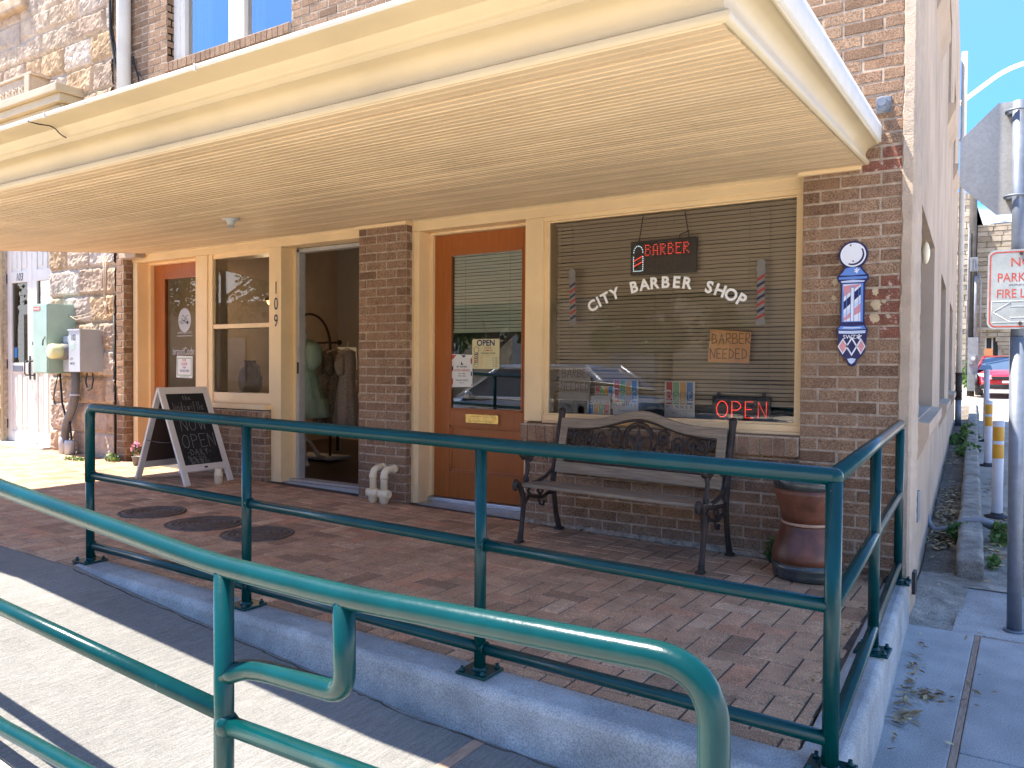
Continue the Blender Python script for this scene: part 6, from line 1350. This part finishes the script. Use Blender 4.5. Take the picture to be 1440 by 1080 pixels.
# loose leaves
def litter(name, spots, label, seed, s=.03, mat='litter'):
    rr = random.Random(seed); g = MB()
    for x, y, z, rx, ry, n in spots:
        for _ in range(n):
            px_, py_ = x + rr.gauss(0, rx), y + rr.gauss(0, ry); a = rr.uniform(0, PI * 2); l = s * rr.uniform(.6, 1.7); w = l * rr.uniform(.16, .4); t = rr.random(); zz = z + rr.uniform(.002, .012)
            d = Vector((math.cos(a), math.sin(a), rr.uniform(-.25, .35))); q = Vector((-math.sin(a), math.cos(a), rr.uniform(-.3, .3))); p = Vector((px_, py_, zz + .006))
            g.add([p - d * l * .5, p + q * w * .5 + Vector((0, 0, .003)), p + d * l * .5, p - q * w * .5 + Vector((0, 0, -.002))], [(0, 1, 2, 3)], 0, t)
    tag(build(name, g, mat), kind='stuff')
litter('leaf_litter', [(-.335, -1.03, -.2, .03, .045, 34), (-.36, -1.3, -.2, .018, .04, 22), (-.39, -1.15, -.2, .015, .2, 40), (-.41, -.6, -.2, .012, .25, 30), (-.33, -1.02, -.2, .06, .03, 20), (-.1, -.9, -.2, .12, .5, 14)], '', 1, .035)
litter('leaf_litter', [(-.56, 2.2, -.18, .06, .22, 220), (-.62, 4.2, -.13, .07, 1.0, 420), (-.55, 3.2, -.14, .06, .4, 200), (-.17, 3.2, -.16, .05, .9, 260), (-.3, 5.6, -.12, .06, .9, 160), (-.22, 1.8, -.18, .05, .25, 70), (-.9, 7.2, -.06, .08, 1., 200)], '', 2, .05)
litter('leaf_litter', [(-.62, -1.3, .012, .008, .4, 50), (-1.4, -1.0, .03, .5, .4, 5), (-.68, -.12, .016, .03, .05, 30), (-1.0, -.05, .02, .2, .02, 30), (-2.2, -.02, .045, .4, .01, 20), (-3., -1.1, .06, .9, .4, 6), (-1.1, -2.62, -.14, .2, .08, 4)], '', 3, .026)
# ------------------------------------------------------------------ trees across the street (they show in the glass)
def tree(x, y, h, r, seed, label):
    rr = random.Random(seed); t = empty('street_tree', (x, y, -.4), label, 'tree', 'trees across the street'); g = MB()
    g.tube([(x, y, -.4), (x + .05, y, h * .25), (x + .1, y + .1, h * .5), (x, y, h * .8)], [.2, .16, .12, .04], 10)
    for k in range(7): a = k * 2.4; z = h * (.3 + .07 * k); g.tube([(x + .06, y, z), (x + math.cos(a) * r * .4, y + math.sin(a) * r * .4, z + h * .12), (x + math.cos(a) * r * .8, y + math.sin(a) * r * .8, z + h * .2)], [.08, .05, .02], 6)
    build('trunk', g, 'bark', t); g = MB()
    for k in range(24):
        a = rr.uniform(0, 2 * PI); q = r * math.sqrt(rr.random()) * .85; c_ = (x + math.cos(a) * q, y + math.sin(a) * q, h * rr.uniform(.36, 1.0)); s_ = rr.uniform(.5, 1.1) * r * .36
        leaves(g, c_, (s_, s_, s_ * .8), 230, .2, rr, .3)
    build('crown', g, 'treeleaf', t)
for i, (x, y, h, r) in enumerate(((-9.5, -18.6, 5.2, 2.4), (-16, -18.4, 5.8, 2.6), (-3.5, -18.8, 5.4, 2.5), (3.5, -18.5, 5, 2.2), (-24, -18.6, 9, 3.6), (-31, -18.7, 9.5, 3.8), (-38, -18.3, 10, 4.))): tree(x, y, h, r, 40 + i, ('spreading', 'tall', 'rounded', 'small', 'broad', 'dense', 'wide topped')[i] + ' green street tree across the road, seen only as a reflection')
g = MB(); g.box(-60, 30, -32, -24, -.5, 4.6); OB = tag(build('street_building', g, 'farstone'), 'long stone building across the road, seen only as a reflection', 'building')
for k in range(14):
    g = MB(); g.box(-38 + k * 4.8, -36 + k * 4.8, -24.02, -23.9, .2, 2.6); build('window', g, 'carglass', OB)
# ------------------------------------------------------------------ inside the boutique
FZ = .13
MQ = empty('mannequin', (-6.12, .95, FZ), 'mannequin in a sage green tiered dress just inside the open doorway', 'mannequin')
g = MB(); mx, my = -6.1, .95
g.lathe([(.14, .75), (.15, .95), (.115, 1.08), (.155, 1.22), (.165, 1.3), (.1, 1.36), (.05, 1.38), (.045, 1.44), (.035, 1.46)], (mx, my, 0), 24); build('torso', g, 'skin', MQ)
g = MB(); g.lathe([(.18, 1.24), (.17, 1.31), (.11, 1.37), (.08, 1.37)][::-1] + [(.16, 1.15), (.13, 1.06), (.165, .98), (.2, .86), (.215, .79), (.25, .78), (.27, .66), (.285, .6), (.27, .6)], (mx, my, 0), 40)
for i in range(len(g.v)):
    x, y, z = g.v[i]; a = math.atan2(y - my, x - mx); f = 1 + (.05 * math.sin(a * 11) + .03 * math.sin(a * 17 + z * 9)) * (1.4 - z) * 1.6; g.v[i] = (mx + (x - mx) * f, my + (y - my) * f * .85, z)
for sg in (-1, 1): g.tube([(mx + sg * .14, my - .03, 1.33), (mx + sg * .2, my - .05, 1.27), (mx + sg * .22, my - .06, 1.15), (mx + sg * .2, my - .06, 1.08)], [.05, .085, .08, .05], 14)
build('dress', g, 'dressg', MQ)
g = MB(); g.tube([(mx, my, .7), (mx, my, FZ + .2)], .018, 10)
for a in (-.6, 1.5, 3.6): g.tube([(mx, my, FZ + .26), (mx + .08 * math.cos(a), my + .08 * math.sin(a), FZ + .22), (mx + .2 * math.cos(a), my + .2 * math.sin(a), FZ + .06), (mx + .3 * math.cos(a), my + .3 * math.sin(a), FZ + .025)], .02, 10)
build('stand', g, 'white', MQ)
RK = empty('clothes_rack', (-6.3, 1.3, FZ), 'bronze arched clothes rack behind the mannequin', 'clothes rack')
g = MB(); g.tube([(-6.13, 1.35, FZ), (-6.13, 1.35, 1.3)] + [(-6.45 + .32 * math.cos(t), 1.35, 1.3 + .36 * math.sin(t)) for t in [PI * k / 14 for k in range(1, 14)]] + [(-6.77, 1.35, 1.3), (-6.77, 1.35, FZ)], .014, 10); build('arch', g, 'bronze', RK)
g = MB(); g.tube([(-6.77, 1.35, 1.352), (-6.0, 1.35, 1.352)], .011, 10); g.sphere((-6.0, 1.35, 1.352), .028); build('rail', g, 'bronze', RK)
g = MB(); g.box(-6.9, -5.98, 1.2, 1.5, FZ + .01, FZ + .04, ch=.01); build('foot', g, 'grayw', RK)
for i, (x, m, lab, w) in enumerate(((-6.17, 'dressb', 'plain taupe dress on the rack beside the mannequin', .075), (-6.02, 'dressd', 'dark flowered dress in the middle of the rack', .08), (-5.87, 'dressc', 'pale lace dress nearest the right end of the rack', .09))):
    t = empty('hanging_dress', (x, 1.35, 1.3), lab, 'dress', 'dresses hanging on the rack'); g = MB(); n = 22
    pr = [(.02, 1.27), (.06, 1.25), (.07, 1.12), (.055, 1.0), (.075, .8), (.09, .6), (.1, .46), (.09, .46)]
    g.lathe(pr, (x, 1.33, 0), 30)
    for k in range(len(g.v)):
        a_, b_, z = g.v[k]; th = math.atan2(b_ - 1.33, a_ - x); f = 1 + .13 * math.sin(th * 9 + i) * (1.3 - z); g.v[k] = (x + (a_ - x) * f * w / .075, 1.33 + (b_ - 1.33) * f * 1.6, z)
    g.tube([(x, 1.24, 1.22), (x + .02, 1.2, 1.12), (x + .02, 1.22, 1.02)], [.04, .055, .04], 10); build('cloth', g, m, t)
    g = MB(); g.tube([(x, 1.2, 1.25), (x, 1.33, 1.29), (x, 1.46, 1.25)], .007, 6); g.tube([(x, 1.33, 1.29), (x, 1.35, 1.365)], .004, 6); build('hanger', g, 'pvc', t)
TB = empty('side_table', (-6.5, 2.2, FZ), 'dark table at the back of the boutique carrying the lamp', 'table')
g = MB(); g.box(-6.95, -6.0, 1.95, 2.5, .65, .8, ch=.006); build('tabletop', g, 'grayw', TB)
for x in (-6.68, -6.03):
    g = MB(); g.tube([(x, 2.0, .65), (x, 2.0, FZ)], [.03, .018], 8); build('leg', g, 'utility', TB)
g = MB(); g.box(-6.68, -6.03, 1.99, 2.01, .3, .33); build('stretcher', g, 'utility', TB)
LM = empty('table_lamp', (-6.78, 2.25, .8), 'table lamp with a glowing shade at the back of the boutique', 'lamp')
g = MB(); g.tube([(-6.78, 2.25, .8), (-6.78, 2.25, 1.1)], .03, 10); build('stem', g, 'bronze', LM)
g = MB(); g.lathe([(.12, 1.07), (.11, 1.33)], (-6.78, 2.25, 0), 24); build('lamp_shade', g, 'shade', LM)
for k in range(3):
    g = MB(); g.lathe([(.035, .8), (.04, .83), (.04, .9), (.02, .93), (.02, .95)], (-6.6 + .09 * k, 2.15, 0), 14); tag(build('jar', g, 'jug'), 'small jar on the boutique table beside the lamp', 'jar', 'jars on the boutique table')
g = MB(); rr = random.Random(3); leaves(g, (-6.5, 2.35, 1.12), (.16, .1, .2), 140, .07, rr); g2 = build('dried_arrangement', g, 'litter'); tag(g2, 'dried brown arrangement standing on the boutique table', 'decoration')
PD = empty('pendant_lamp', (-7.24, 1.5, 1.9), 'small warm glass pendant lamp seen through the sash window', 'lamp')
g = MB(); g.sphere((-7.24, 1.5, 1.83), .035); build('bulb', g, 'bulb', PD); g = MB(); g.tube([(-7.24, 1.5, 1.87), (-7.24, 1.5, 2.74)], .004, 6); build('cord', g, 'black', PD); g = MB(); g.lathe([(.02, 1.89), (.055, 1.87), (.085, 1.84)], (-7.24, 1.5, 0), 16); build('cap', g, 'brass', PD)
JG = empty('stoneware_jug', (-6.65, .8, .8), 'round brown stoneware jug standing inside the sash window', 'jug')
g = MB(); g.lathe([(.07, .8), (.11, .88), (.12, .98), (.1, 1.06), (.06, 1.1), (.055, 1.14), (.065, 1.16)], (-6.65, .75, 0), 24); build('body', g, 'jug', JG); g = MB(); g.tube([(-6.6, .75, 1.12), (-6.52, .75, 1.1), (-6.5, .75, 1.0), (-6.54, .75, .96)], .012, 8); build('handle', g, 'jug', JG)
DT = empty('display_table', (-6.5, .85, FZ), 'low wooden display table inside the sash window', 'table')
g = MB(); g.box(-7.2, -6.2, .5, 1.0, .76, .8, ch=.005); build('tabletop', g, 'oldwood', DT)
for x in (-7.15, -6.25):
    for y in (.55, .95): g = MB(); g.box(x - .02, x + .02, y - .02, y + .02, FZ, .76); build('leg', g, 'oldwood', DT)

# the two lamps that are lit in the boutique
for nm, lc, e in (('lamp_light', (-6.78, 2.2, 1.2), 7), ('pendant_light', (-7.24, 1.5, 1.74), 3)):
    ld = bpy.data.lights.new(nm, 'POINT'); ld.energy = e; ld.color = (1., .72, .45); ld.shadow_soft_size = .08
    lo_ = bpy.data.objects.new(nm, ld); COL.objects.link(lo_); lo_.location = lc
